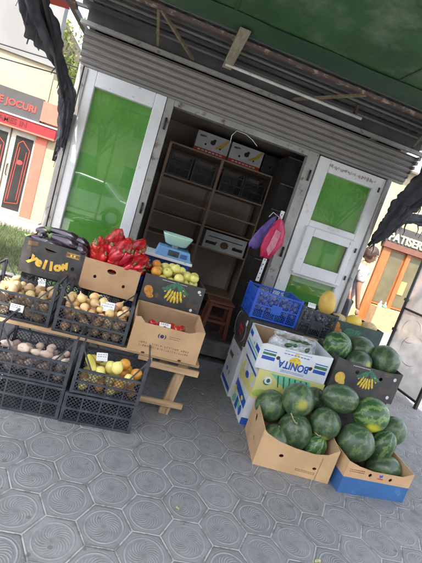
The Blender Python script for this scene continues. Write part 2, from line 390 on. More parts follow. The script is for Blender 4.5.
    pb = g.new('ShaderNodeBsdfPrincipled'); pb.inputs['Base Color'].default_value = (.55, .012, .015, 1); pb.inputs['Roughness'].default_value = .3
    oc = g.new('ShaderNodeTexCoord').outputs['Object']; nz = g.noise(g.v('MULTIPLY', oc, (1, 1, .22)), 45, 2)
    g.put(pb.inputs['Normal'], g.bump(nz, .6, .006))
    mx = g.new('ShaderNodeMixShader'); g.put(mx.inputs[0], g.m('ADD', g.m('MULTIPLY', g.step(nz, .45, .6), .35), .35))
    nt.links.new(t.outputs[0], mx.inputs[1]); nt.links.new(pb.outputs[0], mx.inputs[2])
    o = g.new('ShaderNodeOutputMaterial'); nt.links.new(mx.outputs[0], o.inputs[0]); M['rednet'] = ma
    M['paver'] = paver_mat()
    dk, lt = (.036, .072, .034), (.21, .26, .10)
    M['wm_dark'] = melon_mat('dark_watermelon_rind', dk, lt, 8, .34)
    M['wm_darkp'] = melon_mat('dark_watermelon_rind_yellow_patch', dk, lt, 8, .30, (.55, .50, .04), (-.1, -.9, .25), .86)
    M['wm_darkq'] = melon_mat('dark_watermelon_rind_low_patch', dk, lt, 8, .33, (.50, .46, .05), (-.25, -.75, -.65), .82)
    M['wm_strp'] = melon_mat('striped_watermelon_rind', (.028, .080, .028), (.22, .31, .11), 9, .62)
    M['wm_strpp'] = melon_mat('striped_watermelon_rind_yellow_patch', (.030, .085, .026), (.24, .33, .10), 9, .62, (.62, .58, .05), (.55, -.8, -.1), .80)
defmats()

# ------------------------------------------------------------------ mesh helpers
def frame(o, u, v):
    """local (u, v, w) -> world; w = u x v (outward)"""
    u = Vector(u).normalized(); v = Vector(v).normalized(); wv = u.cross(v)
    mm = Matrix((u, v, wv)).transposed().to_4x4(); mm.translation = Vector(o); return mm
ID = Matrix.Identity(4)

class MB:
    def __init__(s): s.bm = bmesh.new()
    def face(s, pts, F=ID):
        try: return s.bm.faces.new([s.bm.verts.new(F @ Vector(p)) for p in pts])
        except ValueError: pass
    def box(s, x0, x1, y0, y1, z0, z1, F=ID):
        V = [s.bm.verts.new(F @ Vector(p)) for p in ((x0, y0, z0), (x1, y0, z0), (x1, y1, z0), (x0, y1, z0), (x0, y0, z1), (x1, y0, z1), (x1, y1, z1), (x0, y1, z1))]
        for f in ((3, 2, 1, 0), (4, 5, 6, 7), (0, 1, 5, 4), (1, 2, 6, 5), (2, 3, 7, 6), (3, 0, 4, 7)): s.bm.faces.new([V[i] for i in f])
        return s
    def bar(s, p, q, a, b, up=(0, 0, 1), F=ID):
        """rectangular bar from p to q, a wide (across) and b thick (along up)"""
        p, q = Vector(p), Vector(q); d = (q - p); L = d.length
        if L < 1e-6: return s
        d.normalize(); up = Vector(up)
        r = d.cross(up)
        if r.length < 1e-4: r = d.cross(Vector((1, 0, 0)))
        r.normalize(); up = r.cross(d)
        mm = Matrix((d, r, up)).transposed().to_4x4(); mm.translation = p
        return s.box(0, L, -a / 2, a / 2, -b / 2, b / 2, F @ mm)
    def tube(s, pts, rad, seg=8, cap=True, F=ID, shape=None, closed=False):
        pts = [Vector(p) for p in pts]; n = len(pts)
        if not isinstance(rad, (list, tuple)): rad = [rad] * n
        rings = []; prev = None
        for i, p in enumerate(pts):
            a = pts[(i - 1) % n] if (closed or i > 0) else p
            c = pts[(i + 1) % n] if (closed or i < n - 1) else p
            d = (c - a)
            d = d.normalized() if d.length > 1e-9 else Vector((0, 0, 1))
            if prev is None:
                r = d.orthogonal().normalized()
            else:
                r = (prev - d * prev.dot(d))
                r = r.normalized() if r.length > 1e-6 else d.orthogonal().normalized()
            prev = r; t = d.cross(r)
            ring = []
            for k in range(seg):
                th = 2 * pi * k / seg
                rr = rad[i] * (shape(i / max(1, n - 1), th) if shape else 1)
                ring.append(s.bm.verts.new(F @ (p + (r * cos(th) + t * sin(th)) * rr)))
            rings.append(ring)
        m_ = n if closed else n - 1
        for i in range(m_):
            A, B = rings[i], rings[(i + 1) % n]
            for k in range(seg):
                s.bm.faces.new((A[k], A[(k + 1) % seg], B[(k + 1) % seg], B[k]))
        if cap and not closed:
            s.bm.faces.new(rings[0][::-1]); s.bm.faces.new(rings[-1])
        return s
    def lathe(s, prof, seg=24, F=ID):
        rings = []
        for r, z in prof:
            if r < 1e-5: rings.append([s.bm.verts.new(F @ Vector((0, 0, z)))])
            else: rings.append([s.bm.verts.new(F @ Vector((r * cos(2 * pi * k / seg), r * sin(2 * pi * k / seg), z))) for k in range(seg)])
        for A, B in zip(rings, rings[1:]):
            for k in range(seg):
                k2 = (k + 1) % seg
                if len(A) == 1 and len(B) == 1: continue
                if len(A) == 1: s.bm.faces.new((A[0], B[k], B[k2])[::-1])
                elif len(B) == 1: s.bm.faces.new((A[k], A[k2], B[0]))
                else: s.bm.faces.new((A[k], A[k2], B[k2], B[k]))
        return s
    def panel(s, loops, w0, w1, F=ID):
        """flat plate with an outline and holes, in (u, v), from w0 to w1"""
        flat = [p for L in loops for p in L]
        tris = tessellate_polygon([[Vector((x, y, 0)) for x, y in L] for L in loops])
        a = [s.bm.verts.new(F @ Vector((x, y, w0))) for x, y in flat]
        b = [s.bm.verts.new(F @ Vector((x, y, w1))) for x, y in flat]
        for t in tris:
            for V in (a, b):
                try: s.bm.faces.new([V[i] for i in t])
                except ValueError: pass
        o = 0
        for L in loops:
            n = len(L)
            for i in range(n):
                j = (i + 1) % n
                try: s.bm.faces.new((a[o + i], a[o + j], b[o + j], b[o + i]))
                except ValueError: pass
            o += n
        return s
    def blob(s, c, r, sub=3, amp=.1, fr=3, seed=0, scale=(1, 1, 1), F=ID):
        res = bmesh.ops.create_icosphere(s.bm, subdivisions=sub, radius=1)
        off = Vector((seed * 3.7, seed * 1.9, seed * 5.3))
        for v in res['verts']:
            n = v.co.copy(); k = 1 + amp * noise.noise(n * fr + off)
            v.co = F @ (Vector(c) + Vector((n.x * scale[0], n.y * scale[1], n.z * scale[2])) * (r * k))
        return s
    def build(s, name, ma, parent=None, smooth=False, loc=None, bevel=0):
        bmesh.ops.recalc_face_normals(s.bm, faces=s.bm.faces)
        me = bpy.data.meshes.new(name); s.bm.to_mesh(me); s.bm.free()
        me.materials.append(M[ma] if isinstance(ma, str) else ma)
        if smooth:
            for p in me.polygons: p.use_smooth = True
        o = bpy.data.objects.new(name, me); COL.objects.link(o)
        if parent: o.parent = parent
        if loc: o.location = loc
        if bevel:
            b = o.modifiers.new('bevel', 'BEVEL'); b.width = bevel; b.segments = 2; b.limit_method = 'ANGLE'
        return o

def thing(name, label, cat, loc=(0, 0, 0), rz=0, group=None):
    o = bpy.data.objects.new(name, None); COL.objects.link(o)
    o.location = loc; o.rotation_euler = (0, 0, rz); o.empty_display_size = .05
    return tag(o, label, cat, group)
def tag(o, label, cat, group=None):
    o['label'] = label; o['category'] = cat
    if group: o['group'] = group
    return o
def kind(o, k): o['kind'] = k; return o
def dup(o, loc=None, rot=None, scale=None, label=None, group=None, parent=None):
    c = o.copy(); COL.objects.link(c)
    if parent: c.parent = parent
    if loc is not None: c.location = loc
    if rot is not None: c.rotation_euler = rot
    if scale is not None: c.scale = (scale,) * 3 if not isinstance(scale, (tuple, list)) else scale
    if label: c['label'] = label
    if group: c['group'] = group
    for ch in list(o.children):
        if parent is None or ch.parent == o: dup(ch, parent=c)
    return c

def text_mesh(body, size, ext=.001, align='CENTER', bold=0.0, space=1.0):
    cu = bpy.data.curves.new('t', 'FONT'); cu.body = body; cu.size = size; cu.extrude = ext; cu.offset = bold
    cu.align_x = align; cu.align_y = 'CENTER'; cu.space_character = space; cu.resolution_u = 3
    ob = bpy.data.objects.new('t', cu); me = bpy.data.meshes.new_from_object(ob)
    bpy.data.objects.remove(ob); bpy.data.curves.remove(cu); return me
def text(name, body, size, F, ma, parent, ext=.001, bold=0.0, align='CENTER', xs=1.0, space=1.0):
    me = text_mesh(body, size, ext, align, bold, space); me.name = name
    me.transform(F @ Matrix.Diagonal((xs, 1, 1, 1))); me.materials.clear(); me.materials.append(M[ma])
    o = bpy.data.objects.new(name, me); COL.objects.link(o); o.parent = parent; return o
def arc_text(name, body, size, F, R, span, ma, parent, ext=.001, bold=0.0):
    """letters standing on a smile-shaped arc of radius R"""
    bm = bmesh.new(); n = len(body)
    for i, ch in enumerate(body):
        a = (i / (n - 1) - .5) * span
        me = text_mesh(ch, size, ext, 'CENTER', bold)
        me.transform(F @ Matrix.Translation((R * sin(a), R - R * cos(a), .0004 * i)) @ Matrix.Rotation(a, 4, 'Z'))
        bm.from_mesh(me); bpy.data.meshes.remove(me)
    me = bpy.data.meshes.new(name); bm.to_mesh(me); bm.free(); me.materials.append(M[ma])
    o = bpy.data.objects.new(name, me); COL.objects.link(o); o.parent = parent; return o

def ell(cx, cy, rx, ry, n=16, rot=0):
    return [(cx + rx * cos(2 * pi * k / n) * cos(rot) - ry * sin(2 * pi * k / n) * sin(rot),
             cy + rx * cos(2 * pi * k / n) * sin(rot) + ry * sin(2 * pi * k / n) * cos(rot)) for k in range(n)]
def crescent(cx, cy, R, wdt, a0, a1, n=10):
    out = [(cx + (R + wdt * sin(pi * k / n)) * cos(a0 + (a1 - a0) * k / n), cy + (R + wdt * sin(pi * k / n)) * sin(a0 + (a1 - a0) * k / n)) for k in range(n + 1)]
    inn = [(cx + (R - wdt * .25 * sin(pi * k / n)) * cos(a0 + (a1 - a0) * k / n), cy + (R - wdt * .25 * sin(pi * k / n)) * sin(a0 + (a1 - a0) * k / n)) for k in range(n - 1, 0, -1)]
    return out + inn
def decal(name, polys, ma, F, parent, t=.0009):
    b = MB()
    for k, p in enumerate(polys): b.panel([p], 0, t + .00022 * k, F)
    return b.build(name, ma, parent)

# ------------------------------------------------------------------ setting
gr = MB()
gr.box(-70, 70, -70, 70, -.3, 0)
kind(gr.build('pavement', 'paver'), 'structure')
kind(MB().box(-70, 70, -13.5, -5.2, .002, .006).build('road', 'asphalt'), 'structure')
kind(MB().box(-12, 12, 8.25, 9.99, .002, .008).build('path', 'pinkpave'), 'structure')
kb = MB(); kb.box(-70, 70, -5.2, -5.05, 0, .12); kb.box(-70, 70, -13.65, -13.5, 0, .12)
kind(kb.build('kerb', 'concrete'), 'structure')
def grass():
    b = MB()
    x0, x1, y0, y1 = -4.2, -1.28, 5.05, 8.2
    b.box(x0, x1, y0, y1, .0, .03)
    soil = kind(b.build('soil', 'soil'), 'structure')
    b = MB(); r = random.Random(3)
    for i in range(15000):
        x, y = r.uniform(x0, x1), r.uniform(y0, y1)
        if noise.noise(Vector((x * 2, y * 2, 0))) < -.38: continue
        h = r.uniform(.05, .15) * (1 + .5 * noise.noise(Vector((x * 3, y * 3, 5)))); a = r.uniform(0, 6.28); wd = r.uniform(.003, .007)
        lx, ly = r.gauss(0, .035), r.gauss(0, .035)
        b.face([(x - wd * cos(a), y - wd * sin(a), .03), (x + wd * cos(a), y + wd * sin(a), .03), (x + wd * .4 * cos(a) + lx * .5, y + wd * .4 * sin(a) + ly * .5, .03 + h * .6), (x + lx, y + ly, .03 + h)])
    o = b.build('grass', 'grass'); o['kind'] = 'stuff'
    kk = MB(); kk.box(-4.3, -1.2, 4.95, 5.05, 0, .07); kk.box(-1.28, -1.2, 5.05, 8.2, 0, .07)
    kind(kk.build('kerb', 'concrete'), 'structure')
grass()

def tree(loc, h, R, leaf, label, n=5000, ls=.09, seed=1, group=None):
    t = thing('tree', label, 'tree', loc, group=group); r = random.Random(seed)
    b = MB(); b.tube([(0, 0, 0), (.05, 0, h * .2), (-.03, .05, h * .4), (.02, 0, h * .7)], [.16, .13, .1, .05], 10)
    ends = []
    for k in range(9):
        a = k * 2.4; z0 = h * r.uniform(.3, .55); e = Vector((cos(a) * R * .7, sin(a) * R * .7, h * r.uniform(.55, .9)))
        b.tube([(0, 0, z0), (e.x * .5, e.y * .5, (z0 + e.z) / 2 + .1), e], [.06, .04, .015], 6); ends.append(e)
    b.build('trunk', 'bark', t, True)
    b = MB(); cl = [(e, R * r.uniform(.3, .5)) for e in ends] + [(Vector((r.uniform(-R, R) * .6, r.uniform(-R, R) * .6, h * r.uniform(.5, 1))), R * r.uniform(.25, .45)) for _ in range(14)]
    for i in range(n):
        c, rr = r.choice(cl); d = Vector((r.gauss(0, 1), r.gauss(0, 1), r.gauss(0, 1))).normalized() * rr * r.random() ** .4
        p = c + d; q = Euler((r.uniform(0, 6), r.uniform(0, 6), r.uniform(0, 6))).to_matrix(); s_ = ls * r.uniform(.6, 1.3)
        b.face([p + q @ Vector(v) * s_ for v in ((-.5, 0, 0), (0, -.3, .05), (.6, 0, 0), (0, .3, .05))])
    b.build('crown', leaf, t); return t

# ---- casino shop across the side street, left
def casino():
    Y = 10
    t = thing('arcade_shop', 'cream shopfront with grey and red sign boards and red outlined doors, beyond the grass', 'shop', (-5.5, Y, 0))
    def bx(name, ma, x0, x1, y0, y1, z0, z1, par=t, bevel=0): return MB().box(x0 + 5.5, x1 + 5.5, y0 - Y, y1 - Y, z0, z1).build(name, ma, par, bevel=bevel)
    bx('wall', 'cream', -10, -2.98, Y, Y + .6, 0, 3.56)
    bx('wall', 'greywall', -10, -3.05, Y - .02, Y + .25, 3.58, 6.2)
    bx('wall', 'cream', -10, -3.6, Y + .61, Y + 5, 0, 5.2)
    bx('wall', 'cream', -2.97, -2.30, Y + .02, Y + .8, 0, 3.30)
    bx('string_course', 'greywall', -10, -2.96, Y - .05, Y, 3.54, 3.60)
    s = bx('sign_board', 'signgrey', -10, -3.03, Y - .10, Y - .001, 2.28, 2.80)
    bx('sign_board', 'salmon', -3.03, -2.62, Y - .11, Y - .001, 2.33, 2.77)
    F = frame((-3.14 + 5.5, -.101, 2.515), (1, 0, 0), (0, 0, 1))
    text('lettering', 'DE JOCURI', .20, F, 'redletter', s, .008, .006, 'RIGHT', 1.0)
    s2 = bx('sign_board', 'redpaint', -10, -2.62, Y - .16, Y - .001, 2.03, 2.24)
    bx('canopy_edge', 'whitecard', -10, -2.60, Y - .18, Y - .001, 2.245, 2.275)
    text('lettering', 'GAMES IN', .17, frame((-3.25 + 5.5, -.161, 2.13), (1, 0, 0), (0, 0, 1)), 'darkred', s2, .006, .004, 'RIGHT')
    bx('canopy_edge', 'salmon', -10, -2.62, Y - .17, Y - .001, 1.985, 2.025)
    # door front
    for (x0, x1) in ((-3.03, -2.78),):
        bx('pillar', 'salmon', x0, x1, Y - .07, Y - .001, .0, 1.98)
    bx('pillar', 'cream', -2.78, -2.50, Y - .05, Y - .001, 0, 1.98)
    def door(x0, x1, red=True):
        d = bx('door', 'doorcream', x0, x1, Y - .05, Y - .002, .05, 1.98)
        bx('pane', 'darkglass', x0 + .10, x1 - .04, Y - .056, Y - .0505, .15, 1.86, d)
        b = MB()
        fx = lambda x, z: (x + 5.5, -.058, z)
        xa, xb = x0 + .14, x1 - .10
        for z0 in (0,):
            P = [fx(xa, .28), fx(xa + .04, 1.70), fx(xa + .13, 1.78), fx(xb + .02, 1.60), fx(xb, .33), fx(xa, .28)]
            for p, q in zip(P, P[1:]): b.bar(p, q, .014, .004, (0, 1, 0))
            P = [fx(xa + .05, .36), fx(xa + .09, 1.62)]
            b.bar(P[0], P[1], .012, .004, (0, 1, 0))
            b.bar(fx(xb - .05, .40), fx(xb - .04, 1.55), .012, .004, (0, 1, 0))
        b.panel([ell((xa + xb) / 2 + 5.5, 1.28, .07, .055)], 0, .003, frame((0, -.057, 0), (1, 0, 0), (0, 0, 1)))
        b.build('red_outline', 'redletter', d)
        h = MB(); h.tube([fx(x0 + .05, .92), (x0 + 5.55, -.10, .94), (x0 + 5.55, -.10, 1.16), fx(x0 + .05, 1.18)], .012, 6)
        h.build('handle', 'blackmetal', d)
    door(-3.56, -3.03); door(-4.16, -3.60); door(-4.75, -4.2); door(-5.3, -4.8)
    bx('step', 'pinkpave', -6, -2.5, Y - .3, Y - .055, .008, .05)
    # windows of the upper storey
    for x in (-5.6, -7.2, -8.8):
        wv = bx('window', 'doorcream', x - .45, x + .45, Y - .06, Y - .021, 4.0, 5.3)
        bx('pane', 'windowdark', x - .38, x + .38, Y - .066, Y - .0605, 4.07, 5.23, wv)
casino()
tree((-3.4, 12.6, 0), 5.6, 1.5, 'leafy', 'yellow green street tree behind the arcade shop', 7000, .10, 4)
tree((-1.6, 17.5, 0), 6.6, 1.8, 'leafd', 'green tree far behind the kiosk roof', 4000, .12, 5)

for i, (a, b_) in enumerate((((-9, 7.4, 3.5), (-1.15, 4.9, 2.62)), ((-9, 7.2, 3.15), (-1.12, 4.9, 2.50)))):
    pts = [Vector(a).lerp(Vector(b_), k / 12) - Vector((0, 0, .25 * sin(pi * k / 12))) for k in range(13)]
    o = MB().tube(pts, .008, 5).build('cable', 'wire')
    tag(o, ['upper black cable slung from the kiosk past the cream wall', 'lower black cable slung from the kiosk past the grey sign'][i], 'cable')

# ---- pastry shop, right
def pastry():
    Y = 9
    t = thing('pastry_shop', 'cream pastry shop with orange wooden door posts under a brown sign', 'shop', (7, Y, 0))
    def bx(name, ma, x0, x1, y0, y1, z0, z1, par=t, bevel=0): return MB().box(x0 - 7, x1 - 7, y0 - Y, y1 - Y, z0, z1).build(name, ma, par, bevel=bevel)
    bx('wall', 'cream', 3.6, 5.70, Y, Y + 5, 0, 4.6)
    bx('wall', 'cream', 5.70, 13, Y + .02, Y + 5, 2.1, 4.6)
    bx('wall', 'cream', 5.70, 13, Y + .45, Y + 5, 0, 2.1)
    bx('plinth', 'tan', 3.6, 5.68, Y - .03, Y - .001, 0, .35)
    s = bx('sign_board', 'brownsign', 5.66, 9.2, Y - .10, Y + .015, 2.06, 2.20)
    s2 = bx('sign_board', 'signgrey', 5.6, 9.2, Y - .08, Y + .012, 2.204, 2.62)
    text('lettering', 'PATISERIE', .27, frame((5.70 - 7, -.085, 2.33), (1, 0, 0), (0, 0, 1)), 'letteryellow', s2, .02, .008, 'LEFT', 1.0)
    for x0, x1 in ((5.72, 5.95), (6.42, 6.54), (6.95, 7.1), (7.7, 7.9)):
        bx('door_post', 'orangewood', x0, x1, Y - .04, Y + .10, 0, 2.055)
    for x0, x1 in ((5.952, 6.418), (6.542, 6.948), (7.102, 7.698)):
        d = bx('window', 'orangewood', x0, x1, Y + .02, Y + .06, .60, 2.055)
        bx('pane', 'shopglass', x0 + .04, x1 - .04, Y + .012, Y + .019, .66, 2.0, d)
    bx('counter', 'tan', 5.953, 7.69, Y - .35, Y + .0, .004, .58)
    bx('notice', 'inkyellow', 6.58, 6.74, Y - .002, Y + .011, 1.0, 1.35)
    bx('cornice', 'greywall', 3.5, 13, Y - .1, Y - .001, 4.35, 4.6)
    for x in (4.5, 7, 9.4):
        wv = bx('window', 'doorcream', x - .4, x + .4, Y - .05, Y - .001, 3.05, 4.15)
        bx('pane', 'windowdark', x - .34, x + .34, Y - .056, Y - .0505, 3.1, 4.1, wv)
    return t
pastry()
for k, (x, c_) in enumerate(((6.12, 'inkwhite'), (6.26, 'inkteal'))):
    o = MB().lathe([(0, 0), (.05, 0), (.055, .05), (.02, .10), (.018, .15), (.0, .155)], 12).build('jar', c_, smooth=True, loc=(x, 8.82, .5805))
    tag(o, ['small white jar on the tan counter by the orange post', 'small green jar on the tan counter of the pastry shop'][k], 'jar')

# ------------------------------------------------------------------ kiosk
def kiosk():
    t = thing('market_kiosk', 'grey metal kiosk with white framed green windows and an open dark doorway', 'kiosk', (.7, 4, 0))
    X0, Y0 = .7, 4.0
    def bx(name, ma, x0, x1, y0, y1, z0, z1, par=t, bevel=0): return MB().box(x0 - X0, x1 - X0, y0 - Y0, y1 - Y0, z0, z1).build(name, ma, par, bevel=bevel)
    def mb(l): 
        b = MB()
        for a in l: b.box(a[0] - X0, a[1] - X0, a[2] - Y0, a[3] - Y0, a[4], a[5])
        return b
    # shell
    bx('floor', 'intfloor', -.93, 2.26, 4.0, 5.9, .10, .20)
    bx('side_wall', 'shutter', -.985, -.935, 3.99, 5.98, .0, 2.93)
    bx('side_wall', 'shutter', 2.265, 2.31, 3.99, 5.98, .0, 2.93)
    bx('back_wall', 'interior', -.93, 2.26, 5.92, 5.97, 0, 2.93)
    bx('ceiling', 'interior', -.93, 2.26, 4.06, 5.915, 2.62, 2.66)
    bx('step', 'concrete', -.12, 1.50, 3.90, 3.998, .06, .215, bevel=.008)
    # corner posts
    for x0, x1 in ((-.985, -.945), (2.263, 2.312)):
        bx('corner_post', 'steel', x0, x1, 3.93, 3.985, 0, 2.44, bevel=.004)
    # left window
    fr = mb([(-.94, -.82, 3.95, 4.03, .10, 2.44), (-.27, -.165, 3.95, 4.03, .10, 2.44), (-.819, -.271, 3.95, 4.03, 2.305, 2.44), (-.819, -.271, 3.95, 4.03, .10, .30)]).build('window', 'white', t, bevel=.006)
    mb([(-.935, -.905, 3.935, 3.949, .1, 2.43)]).build('edge_strip', 'steel', fr)
    mb([(-.819, -.271, 3.992, 3.998, .30, 2.305)]).build('pane', 'glass', fr)
    mb([(-.819, -.271, 4.015, 4.022, .30, 2.305)]).build('green_film', 'greenfilm', fr)
    # doorway frame
    mb([(-.160, -.085, 3.96, 4.05, .20, 2.46), (1.345, 1.46, 3.96, 4.05, .20, 2.46), (-.084, 1.344, 3.96, 4.05, 2.385, 2.46)]).build('door_frame', 'steel', t, bevel=.006)
    for z in (.55, 1.32, 2.15):
        MB().tube([(-.12 - X0, -.052, z), (-.12 - X0, -.052, z + .11)], .011, 8).build('hinge', 'blackmetal', t, True)
        MB().tube([(1.42 - X0, -.052, z), (1.42 - X0, -.052, z + .11)], .011, 8).build('hinge', 'blackmetal', t, True)
    # right leaf with three panes
    rx0, rx1 = 1.475, 2.260
    R = mb([(rx0, 1.60, 3.955, 4.03, .12, 2.43), (2.150, rx1, 3.955, 4.03, .12, 2.43), (1.601, 2.149, 3.955, 4.03, 2.30, 2.43), (1.601, 2.149, 3.955, 4.03, 1.70, 1.79),
            (1.601, 2.149, 3.955, 4.03, 1.17, 1.215), (1.601, 2.149, 3.955, 4.03, .12, .55)]).build('glazed_door', 'white', t, bevel=.005)
    mb([(1.601, 2.149, 3.992, 3.998, 1.79, 2.30)]).build('pane', 'glass', R)
    mb([(1.601, 2.149, 4.015, 4.022, 1.79, 2.30)]).build('green_film', 'greenfilm', R)
    mb([(1.601, 2.149, 3.992, 3.998, .55, 1.17)]).build('pane', 'glass', R)
    mb([(1.601, 2.149, 4.015, 4.022, .55, 1.17)]).build('green_film', 'greenfilm', R)
    V = mb([(1.585, 1.675, 3.925, 3.9545, 1.215, 1.72), (2.108, 2.165, 3.925, 3.9545, 1.215, 1.72), (1.675, 2.108, 3.925, 3.9545, 1.63, 1.72), (1.675, 2.108, 3.925, 3.9545, 1.215, 1.33)]).build('vent_window', 'white', R, bevel=.006)
    mb([(1.675, 2.108, 3.945, 3.950, 1.33, 1.63)]).build('vent_pane', 'glass', R)
    mb([(1.675, 2.108, 3.985, 3.9905, 1.33, 1.63)]).build('green_film', 'greenfilm', R)
    mb([(1.60, 2.16, 3.905, 3.9245, 1.205, 1.222)]).build('sill', 'white', R)
    MB().tube([(1.80 - X0, -.078, 1.755), (1.84 - X0, -.09, 1.775), (1.90 - X0, -.09, 1.775), (1.94 - X0, -.078, 1.755)], .007, 6).build('handle', 'white', R, True)
    for z in (1.28, 1.60, 2.28, .7):
        mb([(2.205, 2.218, 3.94, 3.9545, z, z + .05)]).build('catch', 'blackmetal', R)
    # masking tape remains along the top of the right leaf
    b = MB(); r = random.Random(5)
    for k in range(34):
        x = 1.60 + k * .0165
        b.box(x - X0, x + r.uniform(.004, .012) - X0, -.0475, -.0455, 2.345 + r.uniform(0, .02), 2.375 + r.uniform(-.005, .015))
    b.build('tape_marks', 'tapemark', R)
    # shutter box, ribbed
    prof = []; z = 2.464; y = 3.965
    pts = [(y, z)]
    k = 0
    while z < 2.70:
        pts += [(y - .010, z + .004), (y - .020, z + .020), (y - .022, z + .036), (y - .012, z + .048)]
        z += .054; y -= .011; pts.append((y, z)); k += 1
    pts += [(y, 2.735), (4.05, 2.735), (4.05, 2.464)]
    F = frame((-1.0 - X0, -Y0, 0), (0, 1, 0), (0, 0, 1))
    MB().panel([pts], 0, 3.46, F).build('shutter_housing', 'shutter', t)
    bx('top_rail', 'steel', -1.03, 2.50, 3.83, 3.87, 2.738, 2.772)
    bx('lower_rail', 'shutter', -.99, 2.45, 3.945, 3.985, 2.440, 2.462)
    bx('fascia', 'darkmetal', -1.0, 2.46, 3.90, 3.985, 2.775, 2.93)
    # end cap of the housing, right, crumpled layers
    for k in range(5):
        bx('housing_layer', 'shutter', 2.462, 2.49 - .004 * k, 3.86 + .018 * k, 4.03, 2.70 - .047 * k, 2.735 - .047 * k)
    # roof sheet, corrugated, with slats below
    b = MB(); n = 120; xs0, xs1 = -1.06, 2.75
    for i in range(n):
        xa = xs0 + (xs1 - xs0) * i / n; xb = xs0 + (xs1 - xs0) * (i + 1) / n
        za, zb = .012 * sin(i * pi / 2), .012 * sin((i + 1) * pi / 2)
        b.face([(xa - X0, 3.12 - Y0, 2.935 + za), (xb - X0, 3.12 - Y0, 2.935 + zb), (xb - X0, 6.1 - Y0, 2.975 + zb), (xa - X0, 6.1 - Y0, 2.975 + za)])
        b.face([(xa - X0, 3.12 - Y0, 2.939 + za), (xb - X0, 3.12 - Y0, 2.939 + zb), (xb - X0, 6.1 - Y0, 2.979 + zb), (xa - X0, 6.1 - Y0, 2.979 + za)])
    b.build('roof', 'darkmetal', t)
    for y, zz, hh in ((3.22, 2.905, .02), (3.36, 2.90, .018), (3.47, 2.90, .022), (3.58, 2.90, .018), (3.68, 2.895, .02), (3.80, 2.88, .03)):
        bx('roof_batten', 'darkmetal', -1.04, 2.72, y, y + .035, zz, zz + hh)
    bx('roof_batten', 'shutter', -1.04, 2.66, 3.52, 3.535, 2.872, 2.884)
    bx('roof_batten', 'shutter', -.4, 2.70, 3.74, 3.75, 2.848, 2.862)
    # rusty truss
    b = MB(); yc, zc = 3.28, 2.865
    b.bar((-1.05 - X0, yc - Y0, zc), (2.6 - X0, yc - Y0, zc), .028, .028)
    b.build('truss_chord', 'rust', t)
    for (xa, xb) in ((-.37, -.36), (-.35, -.03), (1.42, .98), (2.1, 2.35)):
        MB().bar((xa - X0, yc - Y0, zc - .01), (xb - X0, 3.86 - Y0, 2.80), .022, .022).build('truss_strut', 'olivemetal', t)
    b = MB(); b.tube([(.25 - X0, 3.66 - Y0, 2.80), (1.62 - X0, 3.66 - Y0, 2.80)], .014, 10); b.build('white_rod', 'tube', t, True)
    MB().box(-.012, .012, -.012, .03, 0, .09).build('rod_bracket', 'rust', t, loc=(.30 - X0, 3.67 - Y0, 2.81))
    MB().box(-.012, .012, -.012, .03, 0, .09).build('rod_bracket', 'rust', t, loc=(1.55 - X0, 3.67 - Y0, 2.81))
    MB().bar((.275 - X0, 3.03 - Y0, 2.845), (.275 - X0, 3.74 - Y0, 2.80), .085, .012).build('splice_board', 'ply', t)
    # wire hook over the doorway
    MB().tube([(.534 - X0, -.06, 2.245), (.527 - X0, -.07, 2.31), (.56 - X0, -.08, 2.365), (.66 - X0, -.08, 2.362), (.736 - X0, -.08, 2.333), (.80 - X0, -.07, 2.296)], .0035, 6).build('wire_hook', 'hookwire', t, True)
    # white perforated hanger strip at the right jamb
    F = frame((1.25 - X0, -.075, 1.0), (1, 0, 0), (.03, 0, 1))
    MB().panel([[(-.02, 0), (.02, 0), (.02, .78), (-.02, .78)]] + [ell(0, z / 100 + .02, .007, .007, 8) for z in range(2, 76, 5)], 0, .004, F).build('hanger_strip', 'white', t)
    MB().bar((1.27 - X0, -.08, 1.70), (1.17 - X0, -.10, 1.735), .012, .004).bar((1.17 - X0, -.1, 1.735), (1.14 - X0, -.10, 1.68), .012, .004).build('hanger_hook', 'white', t)
    return t
kiosk()

def plastic_bag(name, ma, label, loc, pts, wds, yoff):
    """hanging carrier bag: two wrinkled sheets joined along the sides"""
    t = thing(name, label, 'carrier bag', loc)
    b = MB(); n = len(pts); seg = 20
    def sh(u, th): return 1 + .12 * sin(3 * th + 5 * u) + .08 * sin(7 * th + 9 * u)
    rings = []
    for i, ((x, z), wd) in enumerate(zip(pts, wds)):
        rings.append([b.bm.verts.new((x + wd * cos(2 * pi * k / seg) * sh(i / n, 2 * pi * k / seg), yoff + wd * .28 * sin(2 * pi * k / seg) * sh(i / n + .3, 2 * pi * k / seg), z + .012 * sin(k * 2.1 + i))) for k in range(seg)])
    for A, B in zip(rings, rings[1:]):
        for k in range(seg): b.bm.faces.new((A[k], A[(k + 1) % seg], B[(k + 1) % seg], B[k]))
    b.bm.faces.new(rings[-1])
    b.build('bag_body', ma, t, True)
    return t
pb = plastic_bag('carrier_bag', 'purple', 'purple carrier bag hanging behind the pink bags at the doorway', (1.20, 3.86, 1.66),
            [(0, .03), (-.02, -.02), (-.06, -.10), (-.10, -.20), (-.12, -.30), (-.125, -.33)], [.012, .03, .05, .055, .06, .045], .025)
MB().bar((.01, .0, .07), (0, .02, .03), .01, .003).build('bag_handle', 'purple', pb)
pk = plastic_bag('carrier_bag', 'pink', 'bright pink carrier bag hanging on the white strip beside the doorway', (1.22, 3.82, 1.66),
            [(.02, .03), (.02, -.02), (.02, -.10), (.015, -.20), (0, -.30), (-.01, -.385)], [.012, .045, .085, .10, .085, .05], -.01)
MB().bar((.01, .04, .065), (.02, -.005, .02), .01, .003).build('bag_handle', 'pink', pk)
MB().panel([[(.0, -.08), (.06, -.10), (.05, -.25), (.01, -.36), (-.03, -.30)]], 0, .002, frame((0, -.040, 0), (1, 0, 0), (0, 0, 1))).build('pale_fold', 'pinkpale', pk)

